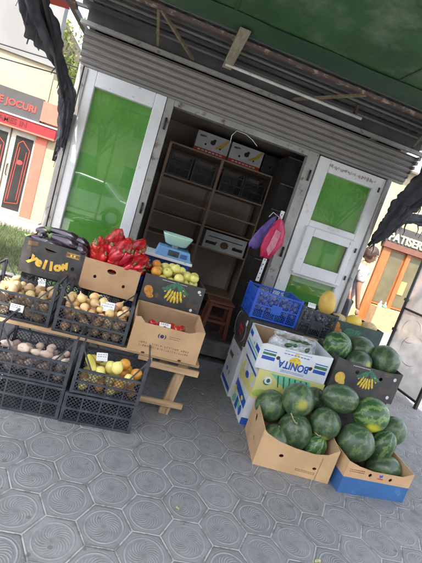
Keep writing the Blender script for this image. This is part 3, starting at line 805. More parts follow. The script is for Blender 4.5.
# interior rack
def rack():
    t = thing('shelf_rack', 'wooden shelf rack at the back of the dark kiosk interior', 'shelf rack', (.7, 5.25, .2))
    z0 = .2
    for x in (-.02, .69, 1.41):
        for y in (5.25, 5.83):
            MB().box(x - .018 - .7, x + .018 - .7, y - 5.25 - .015, y - 5.25 + .015, 0, 2.235 - z0).build('post', 'shelf', t)
    for z in (.45, 1.06, 1.34, 1.56, 1.84, 2.245):
        MB().box(-.74, .73, .017, .60, z - z0 - .012, z - z0 + .008).build('shelf', 'shelf', t)
    MB().box(-.74, .73, .603, .612, 0, 2.0).build('back_panel', 'shelfback', t)
rack()

# ------------------------------------------------------------------ cardboard boxes
def cbox(name, label, loc, w, d, h, ma='card', rz=0, prof=None, holes=(), lholes=(), tray=None, group=None, cat='cardboard box', inner='card_in', closed=False):
    t = thing(name, label, cat, loc, rz, group); T = .006
    prof = prof or [(0, h), (w, h)]
    front = [(0, 0), (w, 0)] + [(x, z) for x, z in reversed(prof)]
    Ff = frame((-w / 2, -d / 2, 0), (1, 0, 0), (0, 0, 1))
    MB().panel([front] + [list(q) for q in holes], -T, 0, Ff).build('front_panel', ma, t)
    Fl = frame((-w / 2, d / 2 - T - .0005, 0), (0, -1, 0), (0, 0, 1))
    hl, hr = prof[0][1], prof[-1][1]; dd = d - 2 * T - .001
    MB().panel([[(0, 0), (dd, 0), (dd, hl), (0, h)]] + [list(q) for q in lholes], -T, 0, Fl).build('side_panel', ma, t)
    MB().panel([[(0, 0), (dd, 0), (dd, h), (0, hr)]] + ([[(dd - x, z) for x, z in q] for q in lholes]), -T, 0, frame((w / 2, -d / 2 + T + .0005, 0), (0, 1, 0), (0, 0, 1))).build('side_panel', ma, t)
    MB().panel([[(0, 0), (w, 0), (w, h), (0, h)]] + ([ell(w * .3, h * .6, .018, .018)] if h > .2 else []), -T, 0, frame((w / 2, d / 2, 0), (-1, 0, 0), (0, 0, 1))).build('back_panel', ma, t)
    MB().box(-w / 2 + T + .001, w / 2 - T - .001, -d / 2 + T + .001, d / 2 - T - .001, 0, T).build('bottom_panel', inner, t)
    if closed: MB().box(-w / 2 + T + .001, w / 2 - T - .001, -d / 2 + T + .001, d / 2 - T - .001, h - T, h).build('lid_panel', ma, t)
    if tray: MB().box(-w / 2 + T + .001, w / 2 - T - .001, -d / 2 + T + .035, d / 2 - T - .001, T + .001, tray).build('inner_tray', inner, t)
    # inner lining a hair inside the panels
    b = MB()
    b.panel([[(.02, .01), (w - .02, .01), (w - .02, min(hr, h) - .004), (.02, h - .004)]], 0, .001, frame((-w / 2, d / 2 - T - .002, 0), (1, 0, 0), (0, 0, 1)))
    b.build('lining', inner, t)
    t['w'] = w; t['d'] = d; t['h'] = h
    return t
def F_front(w, d, x, z, off=.0): return frame((-w / 2 + x, -d / 2 - off, z), (1, 0, 0), (0, 0, 1))
def F_left(w, d, x, z): return frame((-w / 2, d / 2 - x, z), (0, -1, 0), (0, 0, 1))

def banana_art(t, w, d, cx, cz, s=1.0, F=None):
    F = F or F_front(w, d, cx, cz)
    ys = []
    for j, (nn, yy) in enumerate(((7, .012), (6, -.018))):
        for k in range(nn):
            q = k - (nn - 1) / 2
            ys.append([(x * s, y * s) for x, y in ell(q * .0165, yy + .0022 * q * q, .0066, .021, 10, q * .17)])
    decal('banana_print', ys, 'bananayellow', F, t)
    decal('leaf_print', [[(x * s, y * s) for x, y in p] for p in (ell(-.035, .05, .035, .012, 12, .6), ell(.035, .052, .035, .012, 12, -.6), ell(-.012, .060, .028, .011, 12, 1.1), ell(.014, .060, .028, .011, 12, -1.1), ell(-.055, .032, .022, .010, 12, .1), ell(.056, .034, .022, .010, 12, -.1))], 'inkgreen', F @ Matrix.Translation((0, 0, .001)), t)

# left group -----------------------------------------------------------------
def table():
    t = thing('market_table', 'rough wooden trestle table carrying crates and boxes of vegetables', 'table', (-.3, 3.05, 0))
    z1 = .455
    for i, (y0, y1) in enumerate(((2.62, 2.80), (2.81, 3.0), (3.01, 3.2), (3.21, 3.40), (3.41, 3.60))):
        MB().box(-1.0, .935 + .01 * (i % 2) - .006, y0 - 3.05, y1 - 3.05, z1 - .022, z1).build('plank', 'wood', t, bevel=.003)
    for x in (.83, -.85):
        for y in (2.70, 3.50):
            MB().bar((x - .05 * (x > 0), y - 3.05 - .03, 0), (x, y - 3.05, z1 - .0225), .075, .045, (0, 1, 0)).build('leg', 'woodleg', t, bevel=.003)
        MB().bar((x, 2.68 - 3.05, z1 - .045), (x, 3.55 - 3.05, z1 - .045), .05, .044).build('rail', 'wood', t)
    MB().box(.58, .945, 2.628 - 3.05, 2.650 - 3.05, .355, .402).build('brace', 'wood', t, bevel=.002)
    MB().box(.38, .90, 2.610 - 3.05, 2.633 - 3.05, .085, .125).build('brace', 'wood', t, bevel=.002)
    MB().box(.48, .58, 2.615 - 3.05, 2.64 - 3.05, .40, .432).build('block', 'wood', t)
    MB().box(-.9, .78, 3.08 - 3.05, 3.10 - 3.05, .28, .36).build('brace', 'wood', t)
    return t
table()

def lattice(b, u0, u1, v0, v1, F, pitch=.026, w=.0030, t=.004):
    for sg in (1, -1):
        c = (u0 + v0) if sg == 1 else (v0 - u1)
        end = (u1 + v1) if sg == 1 else (v1 - u0)
        c += pitch / 2
        while c < end:
            # line v = c - sg*u
            pts = []
            for u in (u0, u1):
                v = c - sg * u
                if v0 <= v <= v1: pts.append((u, v))
            for v in (v0, v1):
                u = (c - v) / sg
                if u0 < u < u1: pts.append((u, v))
            if len(pts) >= 2 and hypot(pts[0][0] - pts[1][0], pts[0][1] - pts[1][1]) > .004:
                b.bar((*pts[0], 0.0), (*pts[1], 0.0), w, t, (0, 0, 1), F)
            c += pitch
CR = {}
def crate(label, loc, w=.46, d=.36, rim=.19, tower=.30, ma='crate', rz=0, group=None, name='plastic_crate', plate=False):
    key = (w, d, rim, tower, ma, plate)
    if key in CR:
        return dup(CR[key], loc, (0, 0, rz), label=label, group=group)
    t = thing(name, label, 'crate', loc, rz, group)
    MB().box(-w / 2 + .004, w / 2 - .004, -d / 2 + .004, d / 2 - .004, .004, .008).build('base', ma, t)
    for (L, F) in ((w, frame((-w / 2, -d / 2 + .003, 0), (1, 0, 0), (0, 0, 1))), (w, frame((w / 2, d / 2 - .003, 0), (-1, 0, 0), (0, 0, 1))),
                   (d, frame((-w / 2 + .003, d / 2, 0), (0, -1, 0), (0, 0, 1))), (d, frame((w / 2 - .003, -d / 2, 0), (0, 1, 0), (0, 0, 1)))):
        b = MB()
        lattice(b, .02, L - .02, .025, rim - .012, F)
        n = 4 if L > .4 else 3
        for k in range(1, n): b.box(L * k / n - .004, L * k / n + .004, .0, rim - .005, -.005, .004, F)
        for z in (.012, rim * .5, rim - .008): b.box(.01, L - .01, z - .007, z + .007, -.006, .006, F)
        if plate: b.box(L / 2 - .05, L / 2 + .05, rim * .30, rim * .62, -.004, .005, F)
        b.build('side_panel', ma, t)
    for sx in (-1, 1):
        for sy in (-1, 1):
            b = MB(); x, y = sx * (w / 2 - .011), sy * (d / 2 - .011)
            b.box(min(x - sx * .010, x + sx * .012), max(x - sx * .010, x + sx * .012), y - .012, y + .012, 0, tower)
            if tower > rim + .03:
                # sloping brackets from the tower down to the rim
                ex = x - sx * w * .20
                b.bar((x, sy * (d / 2 - .004), tower - .008), (ex, sy * (d / 2 - .004), rim - .005), .006, .009, (0, 0, 1))
                b.bar((sx * (w / 2 - .004), y, tower - .008), (sx * (w / 2 - .004), y - sy * d * .18, tower - .012), .006, .009, (0, 0, 1))
            b.build('corner_post', ma, t)
    if tower > rim + .03:
        for sx in (-1, 1):
            MB().box(sx * (w / 2 - .008) - .005, sx * (w / 2 - .008) + .005, -d / 2 + .02, d / 2 - .02, tower - .018, tower - .002).build('handle', ma, t)
    CR[key] = t; return t

def settle(n, hx, hy, z0, rr, seed=0, tries=24, cx=0, cy=0, bias=0, crown=0):
    """drop n balls into a bin one by one, each to the lowest of a few random spots"""
    r = random.Random(seed); out = []
    for i in range(n):
        R = rr if not isinstance(rr, tuple) else r.uniform(*rr)
        best = None
        for _ in range(tries):
            x, y = r.uniform(-hx + R, hx - R), r.uniform(-hy + R, hy - R)
            z = z0 + R
            for (a, b_, c, q) in out:
                dd = (x - a) ** 2 + (y - b_) ** 2; s2 = ((R + q) * .96) ** 2
                if dd < s2: z = max(z, c + sqrt(s2 - dd))
            sc = z + bias * y + crown * (x * x + y * y)
            if best is None or sc < best[0]: best = (sc, x, y, z, R)
        out.append((best[1] , best[2], best[3], best[4]))
    return [(x + cx, y + cy, z, R) for x, y, z, R in out]
def rrot(r): return (r.uniform(0, 6.28), r.uniform(0, 6.28), r.uniform(0, 6.28))
def proto(name, ma, build):
    b = MB(); build(b); o = b.build(name, ma, None, True); COL.objects.unlink(o); return o
def where(x, z, sx, zs):
    h = 'at the left side' if x < -sx * .5 else 'left of the middle' if x < -sx * .12 else 'in the middle' if x < sx * .15 else 'right of the middle' if x < sx * .55 else 'at the right side'
    v = 'on top' if z > zs * .78 else 'halfway down' if z > zs * .4 else 'near the bottom'
    return v + ', ' + h
def scatter(protos, cells, base, rz, group, label, cat, seed=0, rot=None, stems=None, unit=1.0):
    """one top-level object per fruit; base is the crate's place"""
    r = random.Random(seed); ca, sa = cos(rz), sin(rz); res = []
    sx = max(abs(c[0]) for c in cells) if cells else 1; zs = max(c[2] for c in cells) if cells else 1
    for i, (x, y, z, R) in enumerate(cells):
        p = r.choice(protos); o = p.copy(); COL.objects.link(o)
        o.location = (base[0] + x * ca - y * sa, base[1] + x * sa + y * ca, base[2] + z)
        o.rotation_euler = rot(r) if rot else rrot(r); o.scale = (R / unit,) * 3
        tag(o, label + (' ' + where(x, z, sx, zs) if len(cells) > 3 else ''), cat, group)
        if stems:
            s_ = stems.copy(); COL.objects.link(s_); s_.parent = o
        res.append(o)
    return res

P_pot = [proto('potato', 'potato', lambda b, k=k: b.blob((0, 0, 0), 1, 3, .22, 1.6, k, (1.15, .92, .85))) for k in range(3)]
def onion_b(b, s=1):
    b.lathe([(0, -.80), (.25, -.82), (.62, -.66), (.92, -.25), (.98, .10), (.82, .55), (.50, .92), (.24, 1.18), (.13, 1.42), (.10, 1.7), (.0, 1.74)], 16)
P_on = [proto('onion', 'onion', onion_b)]
P_on2 = [proto('red_onion', 'shallot', onion_b)]
P_swt = [proto('sweet_potato', 'sweet', lambda b, k=k: b.blob((0, 0, 0), 1, 3, .28, 1.5, k + 5, (1.35, .85, .8))) for k in range(2)]
P_beet = [proto('beetroot', 'beet', lambda b, k=k: b.blob((0, 0, 0), 1, 2, .2, 1.8, k + 9, (1.05, .95, .9))) for k in range(2)]
def apple_b(b): b.lathe([(0, -.78), (.22, -.90), (.55, -.82), (.88, -.40), (1.0, .05), (.90, .52), (.60, .82), (.30, .86), (.12, .74), (0, .62)], 20)
P_app = [proto('apple', 'apple', apple_b)]
P_app_stem = proto('stem', 'stem', lambda b: b.tube([(0, 0, .62), (.05, 0, .85), (.12, 0, 1.08)], [.05, .045, .06], 6))
P_ora = [proto('orange', 'peach', lambda b: b.blob((0, 0, 0), 1, 3, .04, 2, 2, (1, 1, .94)))]
P_lem = [proto('quince', 'lemon', lambda b: b.blob((0, 0, 0), 1, 3, .12, 1.5, 4, (1.12, .95, .95)))]
P_tom = [proto('tomato', 'tomato', lambda b: b.blob((0, 0, 0), 1, 3, .05, 1.5, 3, (1.03, 1.0, .88)))]
P_tom_stem = proto('calyx', 'calyx', lambda b: [b.bar((0, 0, .90), (.42 * cos(a), .42 * sin(a), .86), .10, .03) for a in (0, 1.26, 2.5, 3.8, 5.0)])

# lower stacks on the ground
GRPC = 'black plastic crates standing in front of the table'
xA, xB, yC = -.452, .012, 2.50
crate('empty black lattice crate on the paving under the crate of sweet potatoes', (xA, yC, .0), .46, .36, .222, .224, group=GRPC)
crate('black lattice crate of sweet potatoes and beetroots stacked on an empty crate', (xA, yC, .226), .46, .36, .17, .325, group=GRPC)
crate('empty black lattice crate on the paving under the crate of yellow and orange fruit', (xB, yC - .005, .0), .46, .36, .205, .207, rz=radians(1.5), group=GRPC)
crate('black lattice crate of yellow and orange fruit stacked on an empty crate', (xB + .012, yC + .0, .209), .44, .36, .17, .325, rz=radians(.5), group=GRPC)

def price_tag(label, loc, rx=75, rz=0, w=.07, h=.05, ry=0, lines=2):
    t = thing('price_tag', label, 'price tag', loc); t.rotation_euler = (radians(rx), radians(ry), radians(rz))
    MB().box(-w / 2, w / 2, -h / 2, h / 2, 0, .0015).build('card', 'paper', t)
    b = MB(); r = random.Random(int(loc[0] * 1000))
    for k in range(lines):
        y = h * (.28 - .25 * k); x = -w * .38
        while x < w * .32:
            l = r.uniform(.006, .016); b.box(x, x + l, y - .0016, y + .0016, .0018, .0022); x += l + .005
    b.build('handwriting', 'inknavy', t); return t

# sweet potatoes + beets
cells = settle(46, .218, .168, .01, (.026, .034), 3)
scatter(P_beet, cells, (xA, yC, .226), 0, 'beetroots in the lower left crate', 'dusty beetroot in the lower left crate,', 'beetroot', 1)
ztop = .226 + .135
big = [(-.085, -.10, .040, .034), (-.005, -.115, .036, .025), (.060, -.12, .040, .031), (.125, -.12, .030, .020), (.180, -.125, .028, .019), (-.19, -.09, .04, .028)]
lab = ['largest pale sweet potato, on top in the lower left crate', 'small pinkish sweet potato right beside the largest one', 'round pink sweet potato in the middle of the lower left crate',
       'small grey sweet potato right of the round pink one', 'small pale sweet potato nearest the right corner post of the lower left crate', 'sweet potato cut off by the picture edge in the lower left crate']
for (x, y, z, R), l in zip(big, lab):
    scatter(P_swt, [(x, y, z + .05, R)], (xA, yC, ztop - .06), 0, None, l, 'sweet potato', int(x * 999), rot=lambda r: (r.uniform(-.3, .3), r.uniform(-.2, .2), r.uniform(-.6, .6)))

# yellow/orange fruit crate
bx_, by_, bz_ = xB + .012, yC, .209
c1 = settle(30, .208, .168, .01, (.032, .036), 8)
for k, c in enumerate(c1):
    if c[0] > .07 or k % 4 == 1:
        scatter(P_ora, [c], (bx_, by_, bz_), 0, 'orange fruits in the fruit crate', 'orange fruit in the low fruit crate, ' + where(c[0], c[2], .2, .12), 'orange', k)
    else:
        scatter(P_lem, [c], (bx_, by_, bz_), 0, 'yellow fruits in the fruit crate', 'yellow fruit in the low fruit crate, ' + where(c[0] + .05, c[2], .16, .12), 'quince', k)
def top_of(cells, x, y, R):
    z = 0
    for (a, b_, c, q) in cells:
        dd = (x - a) ** 2 + (y - b_) ** 2; s2 = ((R + q) * .95) ** 2
        if dd < s2: z = max(z, c + sqrt(s2 - dd))
    return z
for (x, y, R, P, l, cat) in ((-.06, -.03, .037, P_ora, 'orange peach beside the white tag in the low fruit crate', 'peach'), (-.01, -.045, .040, P_lem, 'pale yellow quince in the middle of the low fruit crate', 'quince'),
                           (.075, .02, .040, P_ora, 'orange peach at the back right of the low fruit crate', 'peach'), (.03, -.10, .040, P_lem, 'yellow quince at the front rim of the low fruit crate', 'quince'),
                           (.165, -.05, .040, P_ora, 'orange peach at the right corner of the low fruit crate', 'peach'), (-.07, -.11, .036, P_lem, 'small yellow quince beside the yellow squash', 'quince'),
                           (.12, -.12, .034, P_lem, 'yellow quince between the peaches at the front rim', 'quince')):
    z = top_of(c1, x, y, R); c1.append((x, y, z, R))
    scatter(P, [(x, y, z, R)], (bx_, by_, bz_), 0, None, l, cat, int(R * 999 + x * 99))
def squash(label, p, q, r0=.026):
    t = thing('yellow_squash', label, 'squash', p); p, q = Vector(p), Vector(q); d = q - p
    b = MB(); b.tube([d * k / 8 for k in range(9)], [r0 * v for v in (.5, .95, 1.1, 1.1, 1.05, 1.0, .95, .8, .45)], 14); b.build('rind', 'zuc', t, True)
    MB().tube([d * 1.0, d * 1.10], [r0 * .35, r0 * .4], 6).build('stem', 'stem', t); return t
squash('long yellow squash lying on the left side of the low fruit crate', (bx_ - .175, by_ + .02, bz_ + .175), (bx_ - .105, by_ - .135, bz_ + .150))
squash('second yellow squash half hidden behind the white tag', (bx_ - .165, by_ + .06, bz_ + .150), (bx_ - .08, by_ - .0, bz_ + .165), .022)
price_tag('white price tag on top of the yellow and orange fruit', (bx_ - .085, by_ - .02, bz_ + .205), 55, 20, .075, .055)

# upper crates on the table
zt = .4565
GRP2 = 'black plastic crates on the table'
crate('black lattice crate of potatoes on the left end of the table', (-.705, 2.82, zt), .46, .36, .19, .31, group=GRP2, rz=radians(1))
crate('black lattice crate of golden onions on the front of the table', (-.19, 2.80, zt), .50, .36, .19, .31, group=GRP2)
pc = settle(66, .218, .168, .01, (.030, .037), 11, crown=.3)
scatter(P_pot, pc, (-.705, 2.82, zt), 0, 'potatoes in the black crate', 'tan potato in the left table crate,', 'potato', 5)
oc = settle(112, .235, .168, .01, (.028, .035), 12, bias=.15, crown=.3)
front = [c for c in oc if c[2] < .15]; top = [c for c in oc if c[2] >= .15]
scatter(P_on2, [c for c in oc if c[2] < .145], (-.19, 2.80, zt), 0, 'small brown onions behind the lattice', 'small brown onion behind the lattice,', 'onion', 6)
scatter(P_on, [c for c in oc if c[2] >= .145], (-.19, 2.80, zt), 0, 'golden onions heaped on top', 'golden onion heaped in the onion crate,', 'onion', 7)
price_tag('white price tag stuck on the front of the potato crate', (-.69, 2.636, zt + .09), 88, 1, .085, .05)
price_tag('white price tag lying in the heap of golden onions', (-.125, 2.70, zt + .235), 48, 8, .10, .075)
price_tag('small white price tag in the potatoes at the back of their crate', (-.63, 2.90, zt + .22), 60, 25, .05, .04)

# tomato box
w_, d_, h_ = .51, .38, .27
prof = [(0, .255), (.035, .262), (.075, .225), (.40, .225), (.47, .255), (w_, .255)]
tb = cbox('cardboard_box', 'tan cardboard box of tomatoes with navy emblem on the front edge of the table', (.335, 2.79, zt), w_, d_, h_, 'card', radians(1), prof=prof,
          holes=[ell(.13, .225 - .02, .0, .0, 4)] if False else [], tray=.15)
F = F_front(w_, d_, .215, .155)
decal('emblem_print', [ell(0, 0, .014, .014, 20)], 'inknavy', F, tb)
decal('emblem_print', [crescent(0, 0, .024, .006, pi * .72, pi * 1.28), crescent(0, 0, .024, .006, -pi * .28, pi * .28)], 'inknavy', F, tb)
b = MB(); r = random.Random(2)
for row, z in enumerate((.165, .150)):
    x = .265
    while x < .345:
        l = r.uniform(.005, .014); b.panel([[(x, z), (x + l, z), (x + l, z + .004), (x, z + .004)]], 0, .0008, F_front(w_, d_, 0, 0)); x += l + .004
b.build('small_print', 'inkbrown', tb)
b = MB()
for row in (0, 1):
    for k in range(24):
        x = .072 + k * .0155; z = .078 - row * .026 + (.002 if row else 0)
        kk = r.random()
        for (a, c_, e, f_) in ((-.004, 0, .004, .0018), (-.004, .010, .004, .012), (-.004, 0, -.0025, .012), (.0025, 0, .004, .012), (-.001, .003, .001, .009)):
            if r.random() < .6: b.panel([[(x + a, z + c_), (x + e, z + c_), (x + e, z + f_), (x + a, z + f_)]], 0, .0008, F_front(w_, d_, 0, 0))
b.build('handling_symbols', 'inkbrown', tb)
decal('vent_mark', [ell(.115, .008, .014, .007), ell(.385, .008, .014, .007)], 'hole', F_front(w_, d_, 0, 0), tb)
tc = [(-.075, -.08, .03, .030), (-.03, -.11, .03, .030), (.02, -.085, .03, .031), (.075, -.06, .03, .036), (.075, -.12, .03, .030), (-.12, -.03, .03, .03), (-.05, -.02, .03, .032), (.03, .0, .03, .032), (.11, -.0, .03, .032), (.10, -.13, .03, .028), (-.10, -.13, .03, .028)]
tl = ['tomato lying left of the white sticker in the tan box', 'tomato under the white sticker in the tan box', 'tomato right of the white sticker in the tan box', 'largest tomato at the back right of the tan box']
for k, (x, y, z, R) in enumerate(tc):
    scatter(P_tom, [(x, y, .15 + R * .9, R)], (.335, 2.79, zt), 0, None if k < 4 else 'tomatoes deeper in the tan box', tl[k] if k < 4 else 'red tomato among the others in the tan box', 'tomato', k, stems=P_tom_stem)
price_tag('white and pink label lying on the tomatoes in the tan box', (.305, 2.69, zt + .212), 40, 4, .085, .034)

# second tier: crates as plinths, then boxes
crate('black lattice crate under the dark box of aubergines', (-.60, 3.26, zt), .46, .36, .222, .224, group='crates carrying the back row of boxes')
crate('black lattice crate under the tan box of red peppers', (-.14, 3.26, zt), .46, .36, .222, .224, group='crates carrying the back row of boxes')
crate('black lattice crate under the dark box of yellow apples', (.33, 3.26, zt), .46, .36, .222, .224, group='crates carrying the back row of boxes')
z2 = zt + .226
# aubergine box
w_, d_, h_ = .46, .38, .27
hand = ell(.20, .205, .034, .018, 14)
hand = [(.155, .235), (.175, .222), (.20, .210), (.225, .212), (.242, .228), (.20, .232)]
eb = cbox('cardboard_box', 'dark printed cardboard box of aubergines with gold lettering', (-.625, 3.24, z2), w_, d_, h_, 'darkcard', 0, holes=[[(.150, .228), (.175, .200), (.215, .194), (.245, .215), (.20, .222)], ell(.075, .115, .014, .016), ell(.385, .12, .014, .016)], tray=.20)
arc_text('lettering', 'yellow', .094, F_front(w_, d_, .205, .095), .22, 1.06, 'gold', eb, bold=.006)
decal('gold_label_print', [[(.03, .215), (.10, .225), (.10, .255), (.03, .248)], [(.315, .20), (.42, .20), (.42, .245), (.315, .245)]], 'inkbrown', F_front(w_, d_, 0, 0), eb)
decal('gold_label_border', [[(.322, .207), (.413, .207), (.413, .210), (.322, .210)], [(.322, .235), (.413, .235), (.413, .238), (.322, .238)], [(.345, .214), (.36, .214), (.36, .231), (.345, .231)], [(.37, .214), (.385, .214), (.385, .231), (.37, .231)]], 'gold', F_front(w_, d_, 0, 0, .001), eb)
decal('small_print', [[(.13 + .03 * k, .045), (.148 + .03 * k, .043), (.148 + .03 * k, .048), (.13 + .03 * k, .05)] for k in range(6)], 'inkbrown', F_front(w_, d_, 0, 0), eb)

def aub(label, p, a, L, R, el=0, bend=.15):
    t = thing('aubergine', label, 'aubergine', p); t.rotation_euler = (0, -el, a)
    pts = [(L * (k / 10 - .5), bend * L * ((k / 10 - .5) ** 2 - .12), 0) for k in range(11)]
    MB().tube(pts, [R * v for v in (.35, .78, .98, 1.05, 1.05, 1.0, .93, .84, .74, .62, .42)], 16).build('skin', 'eggplant', t, True)
    MB().tube([pts[9], pts[10], (L * .56, 0, 0), (L * .64, 0, .01)], [R * .66, R * .52, R * .2, R * .15], 8, shape=lambda u, th: 1 + .12 * sin(4 * th)).build('calyx', 'calyx', t, True)
    return t
al = ['aubergine lying across the front left of its box', 'long aubergine lying over the front middle of the box', 'aubergine pointing down at the front right corner', 'aubergine on top of the heap towards the back', 'small aubergine at the left edge of the dark box',
      'aubergine lying across the right of the heap', 'aubergine behind the topmost one', 'aubergine showing its end at the right rim', 'aubergine at the back left of the heap', 'aubergine half hidden under the long one']
ap = [(-.13, -.08, .025, 2.9, .24, .046), (.03, -.09, .075, 2.75, .26, .050), (.14, -.10, .06, 2.3, .24, .042), (-.0, .0, .115, 2.95, .27, .040), (-.16, -.02, .07, 1.9, .18, .034),
      (.10, -.0, .10, 2.6, .26, .042), (.0, .09, .10, 3.0, .24, .04), (.175, .03, .05, 1.9, .22, .042), (-.11, .06, .09, .1, .24, .04), (0, -.11, .025, .15, .22, .04)]
for l, (x, y, z, a, L, R) in zip(al, ap): aub(l, (-.625 + x, 3.24 + y, z2 + .205 + z + .012), a, L, R, el=.05)

# red pepper box
w_, d_, h_ = .44, .38, .245
pb_ = cbox('cardboard_box', 'plain tan cardboard box heaped with red peppers', (-.175, 3.22, z2 + .002), w_, d_, h_, 'card', radians(-1), holes=[ell(.22, .185, .035, .020, 16), ell(.105, .115, .012, .014), ell(.335, .095, .012, .014)], tray=.17)
def pepper_proto():
    t = thing('red_pepper', 'x', 'pepper')
    L = 1
    pts = [(L * (k / 10 - .5), .10 * sin(k * .35), 0) for k in range(11)]
    MB().tube(pts, [v * .125 for v in (1.0, 1.35, 1.4, 1.35, 1.25, 1.1, .95, .8, .6, .38, .1)], 12, shape=lambda u, th: 1 + .10 * sin(3 * th + 1)).build('skin', 'pepper', t, True)
    MB().tube([(-.5, 0, 0), (-.54, 0, .0), (-.66, .02, .03)], [.10, .05, .035], 7).build('stem', 'calyx', t, True)
    return t
pp = pepper_proto(); r = random.Random(21); first = True
bags = [(-.115, -.07, .255, .095, .125, -.5), (.0, -.085, .285, .10, .14, .05), (.12, -.075, .255, .095, .12, .55), (-.06, .05, .315, .10, .15, -.2), (.075, .055, .32, .10, .14, .35), (.165, .04, .235, .075, .10, .8), (-.16, .06, .235, .08, .10, -.6)]
bl = ['at the front left', 'at the front middle', 'at the front right', 'on top towards the left', 'on top towards the right', 'at the right rear', 'at the left rear']
for bi, (x0, y0, z0_, rr_, hh_, tl_) in enumerate(bags):
    B0 = Matrix.Translation((-.175 + x0, 3.22 + y0, z2 + z0_)) @ Matrix.Rotation(tl_ + .3, 4, 'Y') @ Matrix.Rotation(.25, 4, 'X')
    for i in range(15):
        o = pp if first else dup(pp)
        first = False
        a = r.uniform(0, 6.28); q = .30 + .52 * sqrt(r.random())
        v = Vector((cos(a) * q * rr_, sin(a) * q * rr_, r.uniform(-.55, .45) * hh_))
        sc_ = r.uniform(.13, .175)
        o.matrix_world = B0 @ Matrix.Translation(v) @ Euler((0, pi / 2 + r.uniform(-.35, .35), r.uniform(0, 6.28))).to_matrix().to_4x4() @ Matrix.Diagonal((sc_ * 1.05, sc_ * 1.15, sc_ * 1.15, 1))
        o['label'] = 'glossy red pepper in the net bag ' + bl[bi] + ' of its box'; o['group'] = 'red peppers in net bags'
    b = MB(); b.blob((0, 0, 0), 1, 4, .10, 2.2, bi, (rr_ * 1.02, rr_ * 1.02, hh_ * 1.05))
    for v in b.bm.verts:
        th = math.atan2(v.co.y, v.co.x); v.co *= 1 + .02 * sin(th * 9) + .05 * noise.noise(v.co * 12)
        if v.co.z > hh_ * .8: v.co.z += (v.co.z - hh_ * .8) * 1.2
    o = b.build('net_bag', 'rednet', None, True); o.matrix_world = B0
    tag(o, 'shiny red net bag of peppers ' + bl[bi] + ' of the tan box', 'net bag', 'red net bags in the tan box')
price_tag('white price tag standing in the red peppers', (-.13, 3.07, z2 + .345), 62, -6, .06, .05)
# green/white tie at the right of the peppers
price_tag('scrap of paper at the right edge of the red pepper heap', (.06, 3.20, z2 + .31), 50, 40, .05, .04)

# apple box
w_, d_, h_ = .50, .40, .255
ab = cbox('cardboard_box', 'dark banana box filled with yellow apples behind the tomato box', (.325, 3.23, z2 + .002), w_, d_, h_, 'darkcard', radians(1), holes=[], tray=.18)
banana_art(ab, w_, d_, .265, .125, 1.45)
decal('fruit_print', [ell(.055, .125, .036, .042, 14, .4), ell(.075, .085, .03, .02, 14)], 'inkorange', F_front(w_, d_, 0, 0), ab)
decal('leaf_print', [ell(.13, .10, .015, .02, 12), ell(.345, .15, .02, .010, 10, .8), ell(.17, .17, .018, .009, 10, -.8)], 'inkbrown', F_front(w_, d_, 0, 0), ab)
decal('corner_mark', [ell(.455, .215, .013, .013, 12), ell(.47, .195, .010, .006, 12), ell(.43, .05, .012, .012, 12)], 'inkwhite', F_front(w_, d_, 0, 0), ab)
aps = settle(30, .235, .185, .182, (.037, .044), 5, crown=.35)
scatter(P_app, [c for c in aps if c[0] > -.15], (.325, 3.23, z2), 0, 'yellow apples in the dark banana box', 'yellow apple in the dark box below the scale,', 'apple', 3, rot=lambda r: (r.uniform(-.7, .7), r.uniform(-.7, .7), r.uniform(0, 6)), stems=P_app_stem)
scatter(P_ora, [c for c in aps if c[0] <= -.15], (.325, 3.23, z2), 0, 'orange fruits at the left end of the apple box', 'orange fruit at the left end of the apple box', 'orange', 3)

# blue crates, board, scale
crate('dark blue crate standing behind the apples under the scale board', (.22, 3.66, .455 + .001), .46, .30, .27, .28, 'bluecrate', group='blue crates under the scale', plate=True)
crate('dark blue crate on top of another, right under the scale board', (.22, 3.66, .738), .46, .30, .27, .28, 'bluecrate', group='blue crates under the scale', plate=True)
o = MB().box(-.27, .25, -.17, .17, 0, .026).build('board', 'white', None, loc=(.215, 3.60, 1.0195), bevel=.003)
tag(o, 'white board bridging the blue crates under the scale', 'board')
def scale_():
    t = thing('weighing_scale', 'light blue weighing scale with a mint pan on the white board', 'scale', (.28, 3.57, 1.046))
    MB().panel([[(-.165, 0), (.165, 0), (.14, .085), (-.145, .085)]], -.10, .12, frame((0, 0, 0), (1, 0, 0), (0, 0, 1))).build('housing', 'scaleblue', t, bevel=.006)
    MB().box(-.055, .045, -.124, -.121, .018, .070).build('display', 'screen', t)
    MB().box(.06, .12, -.124, -.121, .02, .06).build('keypad', 'bluecard', t)
    MB().lathe([(0, .086), (.03, .086), (.03, .105), (0, .105)], 12).build('support', 'steel', t)
    b = MB(); rings = []
    for (hx, hy, z) in ((.075, .06, .108), (.10, .08, .118), (.135, .11, .19), (.142, .117, .205), (.136, .111, .205), (.130, .105, .19), (.095, .075, .124), (.07, .055, .115)):
        rings.append([b.bm.verts.new((hx * (abs(cos(a)) ** .6) * (1 if cos(a) > 0 else -1), hy * (abs(sin(a)) ** .6) * (1 if sin(a) > 0 else -1), z)) for a in [2 * pi * k / 32 + .01 for k in range(32)]])
    for A, B in zip(rings, rings[1:]):
        for k in range(32): b.bm.faces.new((A[k], A[(k + 1) % 32], B[(k + 1) % 32], B[k]))
    b.bm.faces.new(rings[0][::-1]); b.bm.faces.new(rings[-1])
    b.build('pan', 'mint', t, True)
scale_()

